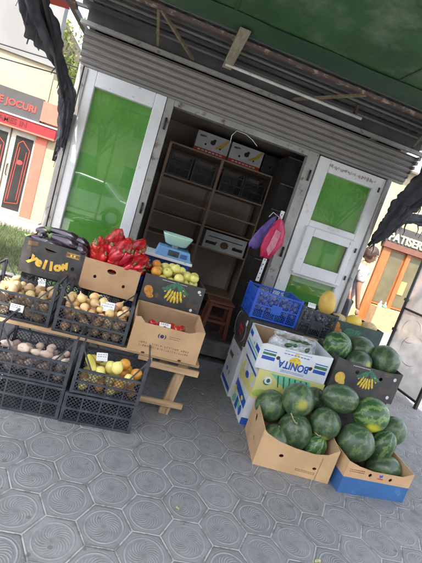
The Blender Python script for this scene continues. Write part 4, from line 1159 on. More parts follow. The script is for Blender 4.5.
# stool
def stool():
    t = thing('stool', 'small red brown wooden stool standing inside the doorway', 'stool', (1.02, 4.24, .2))
    MB().box(-.15, .15, -.12, .12, .40, .425).build('seat', 'stool', t, bevel=.004)
    for sx in (-1, 1):
        for sy in (-1, 1):
            MB().bar((sx * .145, sy * .115, 0), (sx * .115, sy * .09, .40), .035, .035, (0, 1, 0)).build('leg', 'stool', t, bevel=.002)
    for z in (.17, .36):
        MB().box(-.11, .11, -.105, -.088, z, z + .03).build('stretcher', 'stool', t)
        MB().box(-.11, .11, .088, .105, z, z + .03).build('stretcher', 'stool', t)
        for sx in (-1, 1): MB().box(sx * .125 - .009, sx * .125 + .009, -.085, .085, z - .012, z + .018).build('stretcher', 'stool', t)
stool()

# boxes and crates inside
def ban_box(label, loc, group, ma='whitecard', art=True, w=.45, d=.34, h=.25):
    t = cbox('banana_box', label, loc, w, d, h, ma, 0, holes=[ell(w * .3, h * .42, .012, .015), ell(w * .75, h * .42, .012, .015)], closed=True, group=group)
    F = F_front(w, d, 0, 0)
    if art:
        decal('red_band', [[(0.0, .0), (w, .0), (w, .045), (0, .045)]], 'inkred', F, t)
        decal('banana_print', [ell(w * .74 + .016 * k, h * .52 + .016 * k, .085, .017, 14, .55 + .13 * k) for k in range(4)], 'bananayellow', F, t)
        decal('pear_print', [ell(w * .5, h * .6, .035, .030, 14), ell(w * .54, h * .72, .02, .02, 12)], 'inkblack', F, t)
        decal('green_print', [ell(w * .14, h * .78, .03, .014, 12), ell(w * .22, h * .80, .03, .010, 12)], 'inkgreen', F, t)
        decal('band_lettering', [[(.05 + .05 * k, .014), (.085 + .05 * k, .014), (.085 + .05 * k, .03), (.05 + .05 * k, .03)] for k in range(7)], 'inkwhite', F @ Matrix.Translation((0, 0, .001)), t)
    return t
ban_box('white banana box with red band, left one on top of the rack', (.50, 5.45, 2.254), 'banana boxes on the rack')
ban_box('white banana box with red band, right one on top of the rack', (.975, 5.45, 2.254), 'banana boxes on the rack')
dk_ = ban_box('dim dark banana box beside the two white ones on the rack top', (1.43, 5.50, 2.254), None, 'darkcard', False, .40)
wb = ban_box('pale fruit box with black bands on the middle shelf of the rack', (1.06, 5.43, 1.069), None, 'whitecard', False, .60, .34, .235)
decal('black_band', [[(.03, .06), (.18, .06), (.18, .10), (.03, .10)], [(.42, .06), (.57, .06), (.57, .10), (.42, .10)], [(.05, .16), (.55, .16), (.55, .172), (.05, .172)]], 'inkblack', F_front(.60, .34, 0, 0), wb)
decal('emblem_print', [ell(.30, .09, .06, .05, 20)], 'inkbrown', F_front(.60, .34, 0, 0), wb)
GI = 'dark crates inside the kiosk'
for k, (x, z, s) in enumerate(((.17, 1.849, 'top left'), (.50, 1.849, 'top middle'), (.90, 1.849, 'right of the middle post'), (1.22, 1.849, 'at the right end'))):
    crate('black crate on the top shelf of the rack, ' + ['left end', 'beside the middle post', 'just right of the middle post', 'right end'][k], (x, 5.46, z), .31, .34, .24, .30, 'crate', group=GI)
for k in range(7):
    z = .201 + .325 * k
    dbx = cbox('dark_box', 'dark box in the tall stack behind the right jamb, ' + ['resting on the floor', 'second from the floor', 'third from the floor', 'fourth from the floor', 'fifth from the floor', 'sixth from the floor', 'topmost'][k],
         (1.66, 4.95, z), .55, .42, .318, 'blackcard', 0, closed=True, group='dark boxes stacked by the right jamb')
    decal('edge_line', [[(0, .305), (.55, .305), (.55, .317), (0, .317)]], 'crateliner', F_front(.55, .42, 0, 0), dbx)

# ------------------------------------------------------------------ right group
# support column and front stack
z = .0
yb = cbox('fruit_box', 'mango box with blue and green print, on the paving below the yellow box', (1.415, 2.95, .001), .58, .42, .25, 'whitecard', radians(-1), closed=True, lholes=[ell(.12, .14, .014, .02), ell(.30, .14, .014, .02)])
decal('green_print', [ell(.10, .06, .06, .035, 14, .5), ell(.26, .08, .05, .03, 14, -.5)], 'inkteal', F_left(.58, .42, 0, 0), yb)
decal('blue_print', [[(.02, .15), (.40, .12), (.40, .19), (.02, .22)], ell(.33, .07, .035, .045, 12), [(.16, .02), (.24, .02), (.22, .11), (.17, .12)]], 'inkblue', F_left(.58, .42, 0, 0, ) @ Matrix.Translation((0, 0, .001)), yb)
decal('yellow_print', [ell(.06, .12, .03, .045, 12), ell(.29, .16, .03, .02, 12)], 'inkyellow', F_left(.58, .42, 0, 0) @ Matrix.Translation((0, 0, .002)), yb)
decal('blue_print', [[(0, .0), (.58, .0), (.58, .06), (0, .06)]], 'inkblue', F_front(.58, .42, 0, 0), yb)
yb2 = cbox('fruit_box', 'yellow mango box with green print under the open white box', (1.42, 2.95, .252), .58, .42, .245, 'yellowcard', radians(0), closed=True, lholes=[ell(.12, .15, .016, .022), ell(.31, .15, .014, .02)])
FF = F_front(.58, .42, 0, 0)
decal('green_print', [[(.10, .235), (.44, .235), (.50, .14), (.40, .10), (.20, .16)], ], 'inkteal', FF, yb2)
decal('stripe_print', [[(.16 + .05 * k, .228), (.172 + .05 * k, .228), (.20 + .05 * k, .13), (.19 + .05 * k, .13)] for k in range(6)], 'inkgreen', FF @ Matrix.Translation((0, 0, .001)), yb2)
decal('emblem_print', [ell(.095, .165, .038, .036, 18)], 'inkwhite', FF @ Matrix.Translation((0, 0, .0015)), yb2)
decal('emblem_print', [crescent(.095, .165, .030, .009, 2.6, 5.6), ell(.10, .168, .016, .018, 12)], 'inkgreen', FF @ Matrix.Translation((0, 0, .0025)), yb2)
decal('green_print', [ell(.06, .05, .06, .03, 14, .3), ell(.16, .04, .05, .02, 12, -.2)], 'inklime', FF, yb2)
FL = F_left(.58, .42, 0, 0)
decal('yellow_panel', [[(.0, .10), (.41, .06), (.41, .23), (0, .235)]], 'inkwhite', FL, yb2)
decal('blue_print', [[(.02, .19), (.40, .16), (.40, .18), (.02, .21)], ell(.20, .09, .05, .028, 12)], 'inkblue', FL @ Matrix.Translation((0, 0, .001)), yb2)
decal('orange_print', [ell(.33, .12, .035, .045, 14), ell(.06, .13, .03, .04, 14)], 'inkyellow', FL @ Matrix.Translation((0, 0, .002)), yb2)
# open white box, printed upside down
w_, d_, h_ = .61, .40, .245
bb = cbox('fruit_box', 'open white banana box with upside-down blue lettering and green vegetables', (1.395, 2.945, .499), w_, d_, h_, 'whitecard', radians(-1.5), prof=[(0, .20), (.04, .215), (w_ * .6, .212), (w_ - .03, .235), (w_, .235)], tray=.10,
          holes=[ell(.165, .12, .017, .017), ell(.455, .10, .017, .017)], lholes=[ell(.20, .13, .02, .017)])
FF = F_front(w_, d_, 0, 0)
decal('stripe_print', [[(.03, .085), (.14, .085), (.14, .115), (.03, .115)], [(.03, .155), (.14, .155), (.14, .163), (.03, .163)], [(.48, .075), (.59, .075), (.59, .105), (.48, .105)], [(.48, .150), (.59, .150), (.59, .158), (.48, .158)]], 'inkblue', FF, bb)
decal('stripe_print', [[(.03, .125), (.14, .125), (.14, .145), (.03, .145)], [(.48, .115), (.59, .115), (.59, .14), (.48, .14)]], 'inkgreen', FF, bb)
decal('yellow_print', [ell(.31, .120, .050, .042, 20), ell(.31, .185, .022, .008, 12)], 'bananayellow', FF, bb)
text('lettering', 'BONITA', .088, F_front(w_, d_, .31, .085, 0) @ Matrix.Rotation(pi, 4, 'Z') @ Matrix.Translation((0, 0, .0015)), 'inkblue', bb, bold=.002, xs=.82)
decal('small_print', [[(.20 + .028 * k, .170), (.22 + .028 * k, .170), (.22 + .028 * k, .176), (.20 + .028 * k, .176)] for k in range(8)], 'inkblue', FF, bb)
FL = F_left(w_, d_, 0, 0)
decal('stripe_print', [[(.02, .07), (.39, .045), (.39, .065), (.02, .09)], [(.02, .16), (.12, .15), (.12, .19), (.02, .20)], [(.27, .12), (.39, .11), (.39, .15), (.27, .16)]], 'inkblue', FL, bb)
decal('stripe_print', [[(.02, .105), (.39, .08), (.39, .095), (.02, .12)]], 'inkteal', FL, bb)
# cucumbers in a clear bag
def cucumber(label, p, q, R=.020):
    p, q = Vector(p), Vector(q); n = 9
    b = MB(); d = q - p; side = d.cross(Vector((0, 0, 1))).normalized() * .012
    b.tube([d * k / n + side * sin(pi * k / n) for k in range(n + 1)], [R * min(1, .45 + 1.9 * sin(pi * (k + .35) / (n + .7))) * .9 for k in range(n + 1)], 12)
    o = b.build('cucumber', 'cuke', None, True, loc=p); tag(o, label, 'cucumber', None); return o
cl_ = ['dark green cucumber at the front of the clear bag', 'dark green cucumber second from the front in the clear bag', 'dark green cucumber slanting in the middle of the bag', 'cucumber at the right of the clear bag', 'cucumber at the back of the clear bag', 'short cucumber near the right rim of the white box']
for k, (x, y, z, a, L) in enumerate(((-.04, -.075, .195, .5, .17), (.01, -.05, .205, .9, .17), (.06, -.03, .205, .6, .16), (.10, -.06, .19, 1.1, .14), (.0, .03, .19, .1, .18), (.12, .01, .19, 1.4, .13))):
    cx_, cy_, cz_ = 1.42 + x, 2.945 + y, .499 + z + .02
    cucumber(cl_[k], (cx_ - cos(a) * L / 2, cy_ - sin(a) * L / 2, cz_), (cx_ + cos(a) * L / 2, cy_ + sin(a) * L / 2, cz_ + .015))
b = MB(); seg = 40
rg = []
for i in range(9):
    u = i / 8; rr = [(.15), (.185), (.205), (.21), (.205), (.195), (.18), (.175), (.195)][i]; zz = [.105, .108, .13, .16, .19, .215, .228, .240, .262][i]
    rg.append([b.bm.verts.new((rr * cos(2 * pi * k / seg) * (1 + .07 * noise.noise(Vector((k * .8, i * .7, 1)))), rr * .62 * sin(2 * pi * k / seg) * (1 + .07 * noise.noise(Vector((k * .8, i * .7, 3)))), zz + .018 * noise.noise(Vector((k * .55, i * .5, 9))))) for k in range(seg)])
for A, B in zip(rg, rg[1:]):
    for k in range(seg): b.bm.faces.new((A[k], A[(k + 1) % seg], B[(k + 1) % seg], B[k]))
b.bm.faces.new(rg[0][::-1])
o = b.build('clear_bag', 'bag', None, True, loc=(1.42, 2.945, .499)); tag(o, 'crumpled clear plastic bag around the cucumbers in the white box', 'plastic bag')

# column behind: black box over white box
o1 = cbox('fruit_box', 'pale grey fruit box on the paving at the left rear of the right stack', (1.36, 3.375, .001), .52, .40, .25, 'whitecard', 0, closed=True, lholes=[ell(.20, .15, .02, .03)])
decal('grey_print', [[(.02, .03), (.38, .03), (.38, .07), (.02, .07)], ell(.12, .16, .03, .02, 12)], 'inkblue', F_left(.52, .40, 0, 0), o1)
o2 = cbox('fruit_box', 'pale grey fruit box second from the paving at the left rear', (1.355, 3.375, .252), .52, .40, .245, 'whitecard', 0, closed=True, lholes=[ell(.30, .13, .014, .02), ell(.12, .13, .014, .02)])
decal('grey_print', [[(.02, .19), (.38, .19), (.38, .225), (.02, .225)], [(.06, .04), (.2, .04), (.2, .08), (.06, .08)]], 'inkbrown', F_left(.52, .40, 0, 0), o2)
o3 = cbox('fruit_box', 'black fruit box with thin red and white curves under the blue crate', (1.33, 3.375, .499), .52, .40, .262, 'blackcard', 0, closed=True)
FL = F_left(.52, .40, 0, 0)
decal('white_curve', [crescent(.10, .13, .11, .004, 1.2, 5.0, 20), crescent(.30, .10, .09, .004, -1.4, 1.6, 16)], 'inkwhite', FL, o3)
decal('red_print', [[(.16, .12), (.30, .10), (.30, .13), (.16, .15)], [(.18, .07), (.28, .055), (.28, .075), (.18, .09)]], 'inkred', FL, o3)
decal('label_print', [[(.33, .18), (.37, .18), (.37, .23), (.33, .23)]], 'inkwhite', FL, o3)
crate('bright blue lattice crate of dark grapes on the black box', (1.30, 3.42, .763), .455, .34, .262, .272, 'bluecrate', plate=True)
crate('black lattice crate of dark grapes right of the bright blue crate', (1.72, 3.40, .735), .36, .34, .25, .262, 'crate', plate=True, rz=radians(-3))
sup = cbox('cardboard_box', 'plain cardboard box hidden low behind the dark melon box', (1.88, 3.40, .001), .54, .40, .365, 'card', 0, closed=True)
sup2 = cbox('cardboard_box', 'plain cardboard box between the hidden one and the back melons', (1.88, 3.40, .368), .54, .40, .365, 'card', 0, closed=True)
# grapes as small balls in these crates
P_gr = [proto('grape', mat('grape_skin', (.16, .16, .24), .5, (.50, .50, .55), 26, vary=.9), lambda b: b.blob((0, 0, 0), 1, 2, .05, 2, 1))]
g1 = settle(160, .215, .158, .075, (.0195, .024), 31, tries=10)
scatter(P_gr, g1, (1.30, 3.42, .763), 0, 'plums in the bright blue crate', 'dusky plum in the bright blue crate,', 'plum', 3)
g2 = settle(125, .168, .158, .070, (.0195, .024), 32, tries=10)
scatter(P_gr, g2, (1.72, 3.40, .735), 0, 'plums in the black crate beside the blue one', 'dusky plum in the crate beside the blue one,', 'plum', 3)
price_tag('white price tag standing at the top of the black plum crate', (1.62, 3.27, 1.015), 70, -5, .075, .045)

# back melon box
mb_ = cbox('fruit_box', 'dark green box of yellow melons at the back right', (2.115, 3.42, .735), .56, .38, .225, mat('dark_green_card', (.03, .055, .05), .6, (.05, .08, .07), 8), 0, tray=.10)
decal('green_print', [ell(.22, .14, .06, .04, 14), ell(.30, .15, .04, .03, 12)], 'inkgreen', F_front(.56, .38, 0, 0), mb_)
decal('orange_print', [ell(.06, .16, .045, .05, 14), ell(.11, .12, .03, .03, 12)], 'inkorange', F_front(.56, .38, 0, 0) @ Matrix.Translation((0, 0, .001)), mb_)
sup3 = cbox('cardboard_box', 'tall plain cardboard box under the box of yellow melons', (2.29, 3.42, .001), .26, .40, .73, 'card', 0, closed=True)
def melon(label, loc, R, ma, sc=(1, 1, 1), rot=(0, 0, 0), cat='watermelon', stem=False, name=None, seed=0):
    t = thing(name or cat, label, cat, loc); t.rotation_euler = rot
    b = MB(); bmesh.ops.create_uvsphere(b.bm, u_segments=40, v_segments=24, radius=1)
    off = Vector((seed * 1.7, seed, seed * 2.3))
    for v in b.bm.verts:
        n = v.co.copy(); k = 1 + .03 * noise.noise(n * 1.3 + off)
        v.co = Vector((n.x * sc[0], n.y * sc[1], n.z * sc[2])) * R * k
    b.build('rind', ma, t, True)
    MB().lathe([(0, 0), (.006, 0), (.004, .003), (0, .004)], 8, Matrix.Translation((0, 0, R * sc[2] * .985))).build('stem_scar', 'stem', t)
    if stem:
        z = R * sc[2] * .98
        MB().tube([(0, 0, z), (.004, -.004, z + .012), (.014, -.012, z + .03), (.030, -.016, z + .042), (.042, -.012, z + .05)], [.005, .0035, .003, .003, .002], 6).build('stem', 'stem', t, True)
    return t
Y = 'melon'
melon('upright netted tan melon beside the black plum crate', (1.825, 3.40, 1.055), .080, 'omelon', (1, 1, 1.6), (0, radians(-8), 0), Y)
melon('yellow melon in the middle of the back box', (2.13, 3.36, .955), .072, 'ymelon', (1, 1, 1.25), (0, radians(80), .3), Y)
melon('flat tan melon between the upright melon and the yellow one', (1.98, 3.38, .925), .070, 'tmelon', (1, 1, 1.3), (0, radians(85), 0), Y)
melon('tan melon at the right end of the back box', (2.30, 3.36, .93), .070, 'tmelon', (1, 1, 1.35), (0, radians(80), -.2), Y)
melon('tan melon deeper behind the yellow one', (2.22, 3.50, .915), .065, 'tmelon', (1, 1, 1.3), (0, radians(90), .1), Y)

# dark box of watermelons
dsup = cbox('cardboard_box', 'plain dark box on the paving under the dark watermelon box', (2.03, 2.93, .001), .55, .36, .235, 'darkcard', 0, closed=True)
dsup2 = cbox('cardboard_box', 'plain dark box directly under the dark watermelon box', (2.04, 2.93, .238), .56, .36, .235, 'darkcard', 0, closed=True)
w_, d_, h_ = .61, .42, .295
db = cbox('fruit_box', 'dark banana box of watermelons, above the front boxes', (2.04, 2.94, .475), w_, d_, h_, 'darkcard', radians(-1), prof=[(0, .285), (.08, .275), (w_ * .4, .262), (w_ * .8, .262), (w_, .275)], holes=[ell(.205, .20, .018, .016), ell(.43, .19, .016, .016)], tray=.10)
banana_art(db, w_, d_, .315, .125, 1.4)
text('lettering', 'bonita', .04, F_front(w_, d_, .325, .09, .0015), 'inkbrown', db, bold=.001) if False else None
decal('fruit_print', [ell(.075, .12, .045, .05, 14, .3), ell(.105, .08, .025, .03, 12)], 'gold', F_front(w_, d_, 0, 0), db)
decal('pink_print', [[(.44, .24), (.52, .24), (.52, .25), (.44, .25)], [(.45, .225), (.50, .225), (.50, .232), (.45, .232)]], 'inkbrown', F_front(w_, d_, 0, 0), db)
decal('corner_mark', [ell(.555, .215, .014, .016, 10), ell(.55, .05, .014, .016, 12)], 'inkwhite', F_front(w_, d_, 0, 0), db)
W = melon
W('light striped watermelon at the left of the dark box', (1.80, 2.93, .80), .122, 'wm_strp', (1, 1, .95), (.9, .3, .2), seed=1)
W('dark watermelon at the back middle of the dark box', (2.055, 3.0, .795), .120, 'wm_dark', (1, 1, 1.1), (.2, 1.4, .3), seed=2)
W('dark watermelon with yellow patch at the front of the dark box', (1.985, 2.845, .72), .108, 'wm_darkp', (1, 1, 1.18), (0, 1.3, .4), seed=3)
W('round dark watermelon with faint stripes at the right of the dark box', (2.235, 2.88, .79), .130, 'wm_dark', (1, 1, 1.0), (-.2, .25, .5), seed=4)

# front tan box
w_, d_, h_ = .56, .44, .30
fb = cbox('cardboard_box', 'plain tan cardboard box overfilled with dark watermelons in front', (1.415, 2.445, .001), w_, d_, h_, 'card', radians(-6.5),
          prof=[(0, .275), (.03, .25), (.12, .215), (.25, .195), (.40, .19), (.49, .21), (.54, .25), (w_, .262)],
          holes=[ell(.175, .115, .017, .013), ell(.43, .085, .015, .011)], lholes=[ell(.17, .205, .028, .030, 14), ell(.27, .10, .012, .016), ell(.09, .12, .012, .018)])
W('large dark green watermelon, frontmost in the plain tan box', (1.415, 2.42, .215), .128, 'wm_dark', (1, 1, 1.12), (.35, -.25, 0), stem=False, seed=5)
W('dark watermelon with bright yellow patch on top of the plain box', (1.41, 2.52, .415), .122, 'wm_darkp', (1, 1, 1.05), (-.1, .1, .1), stem=False, seed=6)
W('round dark watermelon with low yellow patch at the right of the plain box', (1.625, 2.42, .33), .115, 'wm_darkq', (1, 1, 1.02), (.1, -.1, .2), seed=7)
W('dark watermelon at the back left of the plain tan box', (1.255, 2.60, .285), .118, 'wm_dark', (1, 1, 1.05), (.3, .3, 0), seed=8)
W('small pale striped watermelon low between the big ones', (1.58, 2.37, .165), .082, 'wm_strp', (1, 1, 1.2), (.3, .2, .2), seed=9)
W('small dark watermelon in the gap behind the top ones', (1.605, 2.64, .40), .095, 'wm_dark', (1, 1, 1), (0, 0, 0), seed=10)
W('dark watermelon at the bottom of the plain tan box', (1.28, 2.40, .13), .11, 'wm_dark', (1, 1, 1), (0, 0, 0), seed=11)
W('elongated dark watermelon bridging the two front boxes', (1.72, 2.50, .515), .108, 'wm_dark', (1, 1, 1.28), (.1, 1.45, -.15), seed=12)
for k, (p, q) in enumerate((((1.30, 2.33, .335), (1.355, 2.30, .275)),)):
    pass
o = MB().tube([(1.278, 2.31, .405), (1.30, 2.30, .375), (1.325, 2.295, .350), (1.352, 2.315, .335)], [.004, .0035, .004, .007], 7).build('dry_stalk', 'stem', None, True)
tag(o, 'dry curved stalk on the frontmost watermelon', 'stalk')
o = MB().tube([(1.50, 2.30, .305), (1.53, 2.295, .290), (1.555, 2.31, .285)], [.003, .003, .006], 7).build('dry_stalk', 'stem', None, True)
tag(o, 'short dry stalk between the frontmost and the right watermelon', 'stalk')

# front blue and tan box
w_, d_, h_ = .54, .42, .245
bb2 = cbox('cardboard_box', 'tan box with blue lower half, filled with watermelons', (1.975, 2.35, .001), w_, d_, h_, 'card', radians(1.5),
           prof=[(0, .245), (.10, .215), (.22, .195), (.46, .195), (w_, .235)], holes=[ell(.20, .165, .014, .014), ell(.37, .155, .014, .014)])
F = F_front(w_, d_, 0, 0)
decal('blue_band', [[(0, 0), (w_, 0), (w_, .118), (0, .125)]], 'bluecard', F, bb2)
decal('blue_band', [[(.0, 0), (d_, 0), (d_, .125), (0, .125)]], 'bluecard', F_left(w_, d_, 0, 0), bb2)
decal('blue_band', [[(.0, 0), (d_, 0), (d_, .12), (0, .12)]], 'bluecard', frame((w_ / 2, -d_ / 2, 0), (0, 1, 0), (0, 0, 1)), bb2)
decal('bird_emblem', [ell(.285, .168, .013, .007, 12, .2), [(.285, .165), (.265, .182), (.292, .178)], [(.283, .17), (.295, .188), (.300, .168)]], 'inkblue', F, bb2)
decal('small_print', [[(.262 + .008 * k, .147), (.267 + .008 * k, .147), (.267 + .008 * k, .155), (.262 + .008 * k, .155)] for k in range(6)], 'inkred', F, bb2)
decal('small_print', [[(.03 + .015 * k, .185 - .014 * j), (.04 + .015 * k, .185 - .014 * j), (.04 + .015 * k, .189 - .014 * j), (.03 + .015 * k, .189 - .014 * j)] for k in range(8 - 3 * 0) for j in range(2)], 'inkbrown', F, bb2)
W('glossy dark watermelon nearest the front of the blue and tan box', (1.85, 2.33, .285), .132, 'wm_dark', (1, 1, 1.03), (.4, .2, 0), seed=13)
W('pale striped watermelon with yellow patch on top of the blue and tan box', (1.96, 2.43, .475), .128, 'wm_strpp', (1, 1, 1.05), (.2, 1.2, .1), seed=14)
W('pale striped watermelon standing right of the glossy dark one', (2.10, 2.38, .275), .108, 'wm_strp', (.9, .9, 1.25), (.15, .25, 0), seed=15)
W('dark watermelon at the right rear of the blue and tan box', (2.235, 2.49, .355), .107, 'wm_dark', (1, 1, 1.1), (.3, .3, .3), seed=16)
W('long dark watermelon half sunk at the right front of the box', (2.135, 2.30, .145), .098, 'wm_dark', (1, 1, 1.3), (.1, 1.35, 0), seed=17)
W('dark watermelon low at the back of the blue and tan box', (1.86, 2.50, .12), .105, 'wm_dark', (1, 1, 1), (0, 0, 0), seed=18)
W('dark watermelon at the bottom right of the blue and tan box', (2.13, 2.47, .12), .105, 'wm_dark', (1, 1, 1), (0, 0, 0), seed=19)

def fine_print(box, w, d, x, z, cols, rows, ma, seed, step=.011):
    b = MB(); q = random.Random(seed); F = F_front(w, d, 0, 0)
    for j in range(rows):
        u = x
        while u < x + cols:
            l = q.uniform(.004, .012)
            b.panel([[(u, z - j * step), (u + l, z - j * step), (u + l, z - j * step + .0045), (u, z - j * step + .0045)]], 0, .0008, F); u += l + .004
    b.build('small_print', ma, box)
fine_print(eb, .46, .38, .32, .085, .10, 4, 'inkbrown', 1)
fine_print(eb, .46, .38, .03, .20, .07, 3, 'inkbrown', 2)
fine_print(ab, .50, .40, .385, .10, .09, 4, 'inkbrown', 3)
fine_print(ab, .50, .40, .14, .235, .20, 1, 'inkwhite', 4)
fine_print(db, .61, .42, .46, .12, .10, 5, 'inkbrown', 5)
fine_print(db, .61, .42, .15, .245, .16, 1, 'inkwhite', 6)
fine_print(bb, .61, .40, .20, .195, .22, 1, 'inkblue', 7)
fine_print(bb, .61, .40, .22, .030, .20, 2, 'inkblue', 8)
fine_print(yb2, .58, .42, .30, .07, .22, 4, 'inkgreen', 9)
fine_print(fb, .56, .44, .30, .05, .14, 2, 'inkbrown', 10)
for bx__, ww, dd_, x0_, x1_, z_ in ((fb, .56, .44, .455, .457, .18),):
    decal('flap_seam', [[(x0_, .002), (x1_, .002), (x1_ + .006, z_), (x0_ + .006, z_)]], 'inkbrown', F_front(ww, dd_, 0, 0) @ Matrix.Translation((0, 0, .0012)), bx__)

# small litter on the paving
r = random.Random(77)
for k, (x, y, l) in enumerate(((.55, 1.75, 'dry leaf on the paving below the trestle leg'), (2.02, 1.62, 'yellow green leaf scrap on the paving before the blue box'),
                             (.85, 3.1, 'onion skin flake on the paving in the passage'), (1.3, 1.55, 'pale leaf scrap on the paving before the tan box'))):
    b = MB(); a = r.uniform(0, 6.28); s_ = r.uniform(.010, .018)
    P = [(cos(t_) * s_ * (1.5 if i % 2 == 0 else .9), sin(t_) * s_ * .7, .004 + .003 * (i % 3)) for i, t_ in enumerate([2 * pi * i / 9 for i in range(9)])]
    b.face([Matrix.Rotation(a, 3, 'Z') @ Vector(p) for p in P]); b.face([Matrix.Rotation(a, 3, 'Z') @ Vector((p[0], p[1], p[2] + .0012)) for p in P])
    o = b.build('fallen_leaf' if 'leaf' in l else 'onion_skin', ['stem', 'inkbrown', 'inklime'][k % 3] if k != 5 else 'onion', None, loc=(x, y, 0)); tag(o, l, 'leaf' if 'leaf' in l else 'onion skin')

# ------------------------------------------------------------------ awnings, cloths
def awning():
    t = thing('green_awning', 'large green tarpaulin awning on a frame above the stall', 'awning', (1.1, 3.1, 2.8))
    ox, oy, oz = 1.1, 3.1, 2.8
    def sheet(name, ma, x0, x1, y0, y1, zf, nx, ny, par=t):
        b = MB(); g = {}
        for L in (0, 1):
            for i in range(nx + 1):
                for j in range(ny + 1):
                    x = x0 + (x1 - x0) * i / nx; y = y0 + (y1 - y0) * j / ny
                    g[L, i, j] = b.bm.verts.new((x - ox, y - oy, zf(x, y) - oz + L * .003))
        for L in (0, 1):
            for i in range(nx):
                for j in range(ny): b.bm.faces.new((g[L, i, j], g[L, i + 1, j], g[L, i + 1, j + 1], g[L, i, j + 1]))
        return b.build(name, ma, par, True)
    sag = lambda x, y: .035 * noise.noise(Vector((x * 1.4, y * 1.1, 2))) + .012 * noise.noise(Vector((x * 6 + y * 3, y * 3, 4)))
    sheet('tarpaulin', 'tarp', -1.15, 3.35, -.55, 2.93, lambda x, y: 2.875 + .03 * (2.93 - y) + sag(x, y) * min(1, (2.93 - y) * 1.5), 70, 60)
    for xs in (.15, 1.45, 2.6):
        sheet('seam', 'tarphem', xs, xs + .018, -.5, 2.88, lambda x, y: 2.868 + .03 * (2.93 - y) + sag(x, y) * min(1, (2.93 - y) * 1.5), 2, 60)
    sheet('hem', 'tarphem', -1.15, 3.35, 2.88, 3.16, lambda x, y: 2.865 + .012 * (y - 2.88) + .004 * sin(x * 9), 60, 5)
    for y in (3.17,):
        MB().bar((-1.15 - ox, y - oy, 2.872 - oz), (3.35 - ox, y - oy, 2.872 - oz), .018, .018).build('edge_pipe', 'darkmetal', t)
    for x in (-1.12, 3.32):
        MB().bar((x - ox, -.53 - oy, 3.0 - oz), (x - ox, 3.95 - oy, 2.87 - oz), .03, .03).build('frame_bar', 'rust', t)
        MB().bar((x - ox, -.51 - oy, -2.8), (x - ox, -.51 - oy, 2.98 - oz), .04, .04).build('frame_post', 'rust', t)
    MB().bar((-1.12 - ox, -.51 - oy, 2.965 - oz), (3.32 - ox, -.51 - oy, 2.965 - oz), .03, .03).build('frame_bar', 'rust', t)
awning()
# red neighbour tarp
b = MB(); g_ = {}
for L in (0, 1):
    for i in range(21):
        for j in range(11):
            x = -3.2 + 1.80 * i / 20; y = 3.6 + 1.15 * j / 10
            g_[L, i, j] = b.bm.verts.new((x + 2.3, y - 4.4, .10 * (i / 20) + .03 * noise.noise(Vector((x * 3, y * 3, 0))) + L * .003))
for L in (0, 1):
    for i in range(20):
        for j in range(10): b.bm.faces.new((g_[L, i, j], g_[L, i + 1, j], g_[L, i + 1, j + 1], g_[L, i, j + 1]))
t = thing('red_awning', 'red tarpaulin awning seen at the upper left beside the kiosk roof', 'awning', (-2.3, 4.4, 3.0))
b.build('tarpaulin', 'redtarp', t, True)
MB().bar((.95, -.95, .06), (1.2, .75, -.13), .05, .05).build('frame_bar', 'blackmetal', t)
MB().bar((-.95, .0, -.03), (1.25, .0, .07), .03, .03).build('frame_bar', 'blackmetal', t)
MB().bar((-.90, .5, -3.0), (-.90, .5, .0), .05, .05).build('frame_post', 'blackmetal', t)

def cloth_wrap(name, label, pts, rads, seed=0, arm=None, flap=None):
    t = thing(name, label, 'awning cloth', pts[0]); o = Vector(pts[0])
    # smooth the path
    P = []; Rr = []
    n = len(pts)
    for i in range(n - 1):
        for k in range(14):
            u = k / 14
            p0, p1, p2, p3 = [Vector(pts[max(0, min(n - 1, i + q))]) for q in (-1, 0, 1, 2)]
            P.append(.5 * ((2 * p1) + (-p0 + p2) * u + (2 * p0 - 5 * p1 + 4 * p2 - p3) * u * u + (-p0 + 3 * p1 - 3 * p2 + p3) * u ** 3) - o)
            Rr.append(rads[i] * (1 - u) + rads[i + 1] * u)
    P.append(Vector(pts[-1]) - o); Rr.append(rads[-1])
    def sh(u, th):
        f = 1 + .20 * sin(5 * th + 6 * u) + .14 * sin(9 * th - 11 * u) + .40 * noise.noise(Vector((cos(th) * 2, sin(th) * 2, u * 9 + seed)))
        f *= 1 + .28 * noise.noise(Vector((cos(th) * 4, sin(th) * 4, u * 26 + seed)))
        return f
    MB().tube(P, Rr, 36, True, shape=sh).build('cloth', 'cloth', t, True)
    b = MB(); rr_ = random.Random(seed)
    for k in range(26):
        i = rr_.randrange(2, len(P) - 2); p = P[i] + Vector((rr_.uniform(-1, 1), rr_.uniform(-1, 1), rr_.uniform(-1, .2))) * Rr[i] * .75
        L = rr_.uniform(.06, .20); q = p
        wv = rr_.uniform(.008, .03)
        for j in range(4):
            n_ = q + Vector((rr_.uniform(-.015, .015), rr_.uniform(-.015, .015), -L / 4)); b.bar(q, n_, wv * (1 - j * .22), .003, (0, 1, .1)); q = n_
    b.build('fringe', 'cloth', t)
    if arm: MB().tube([Vector(p) - o for p in arm], .018, 8).build('arm', 'blackmetal', t, True)
    if flap:
        b = MB()
        for quad in flap: b.panel([quad], 0, .004, frame((0, 0, 0), (1, 0, 0), (0, 0, 1)))
        b.build('flap', 'cloth', t)
    return t
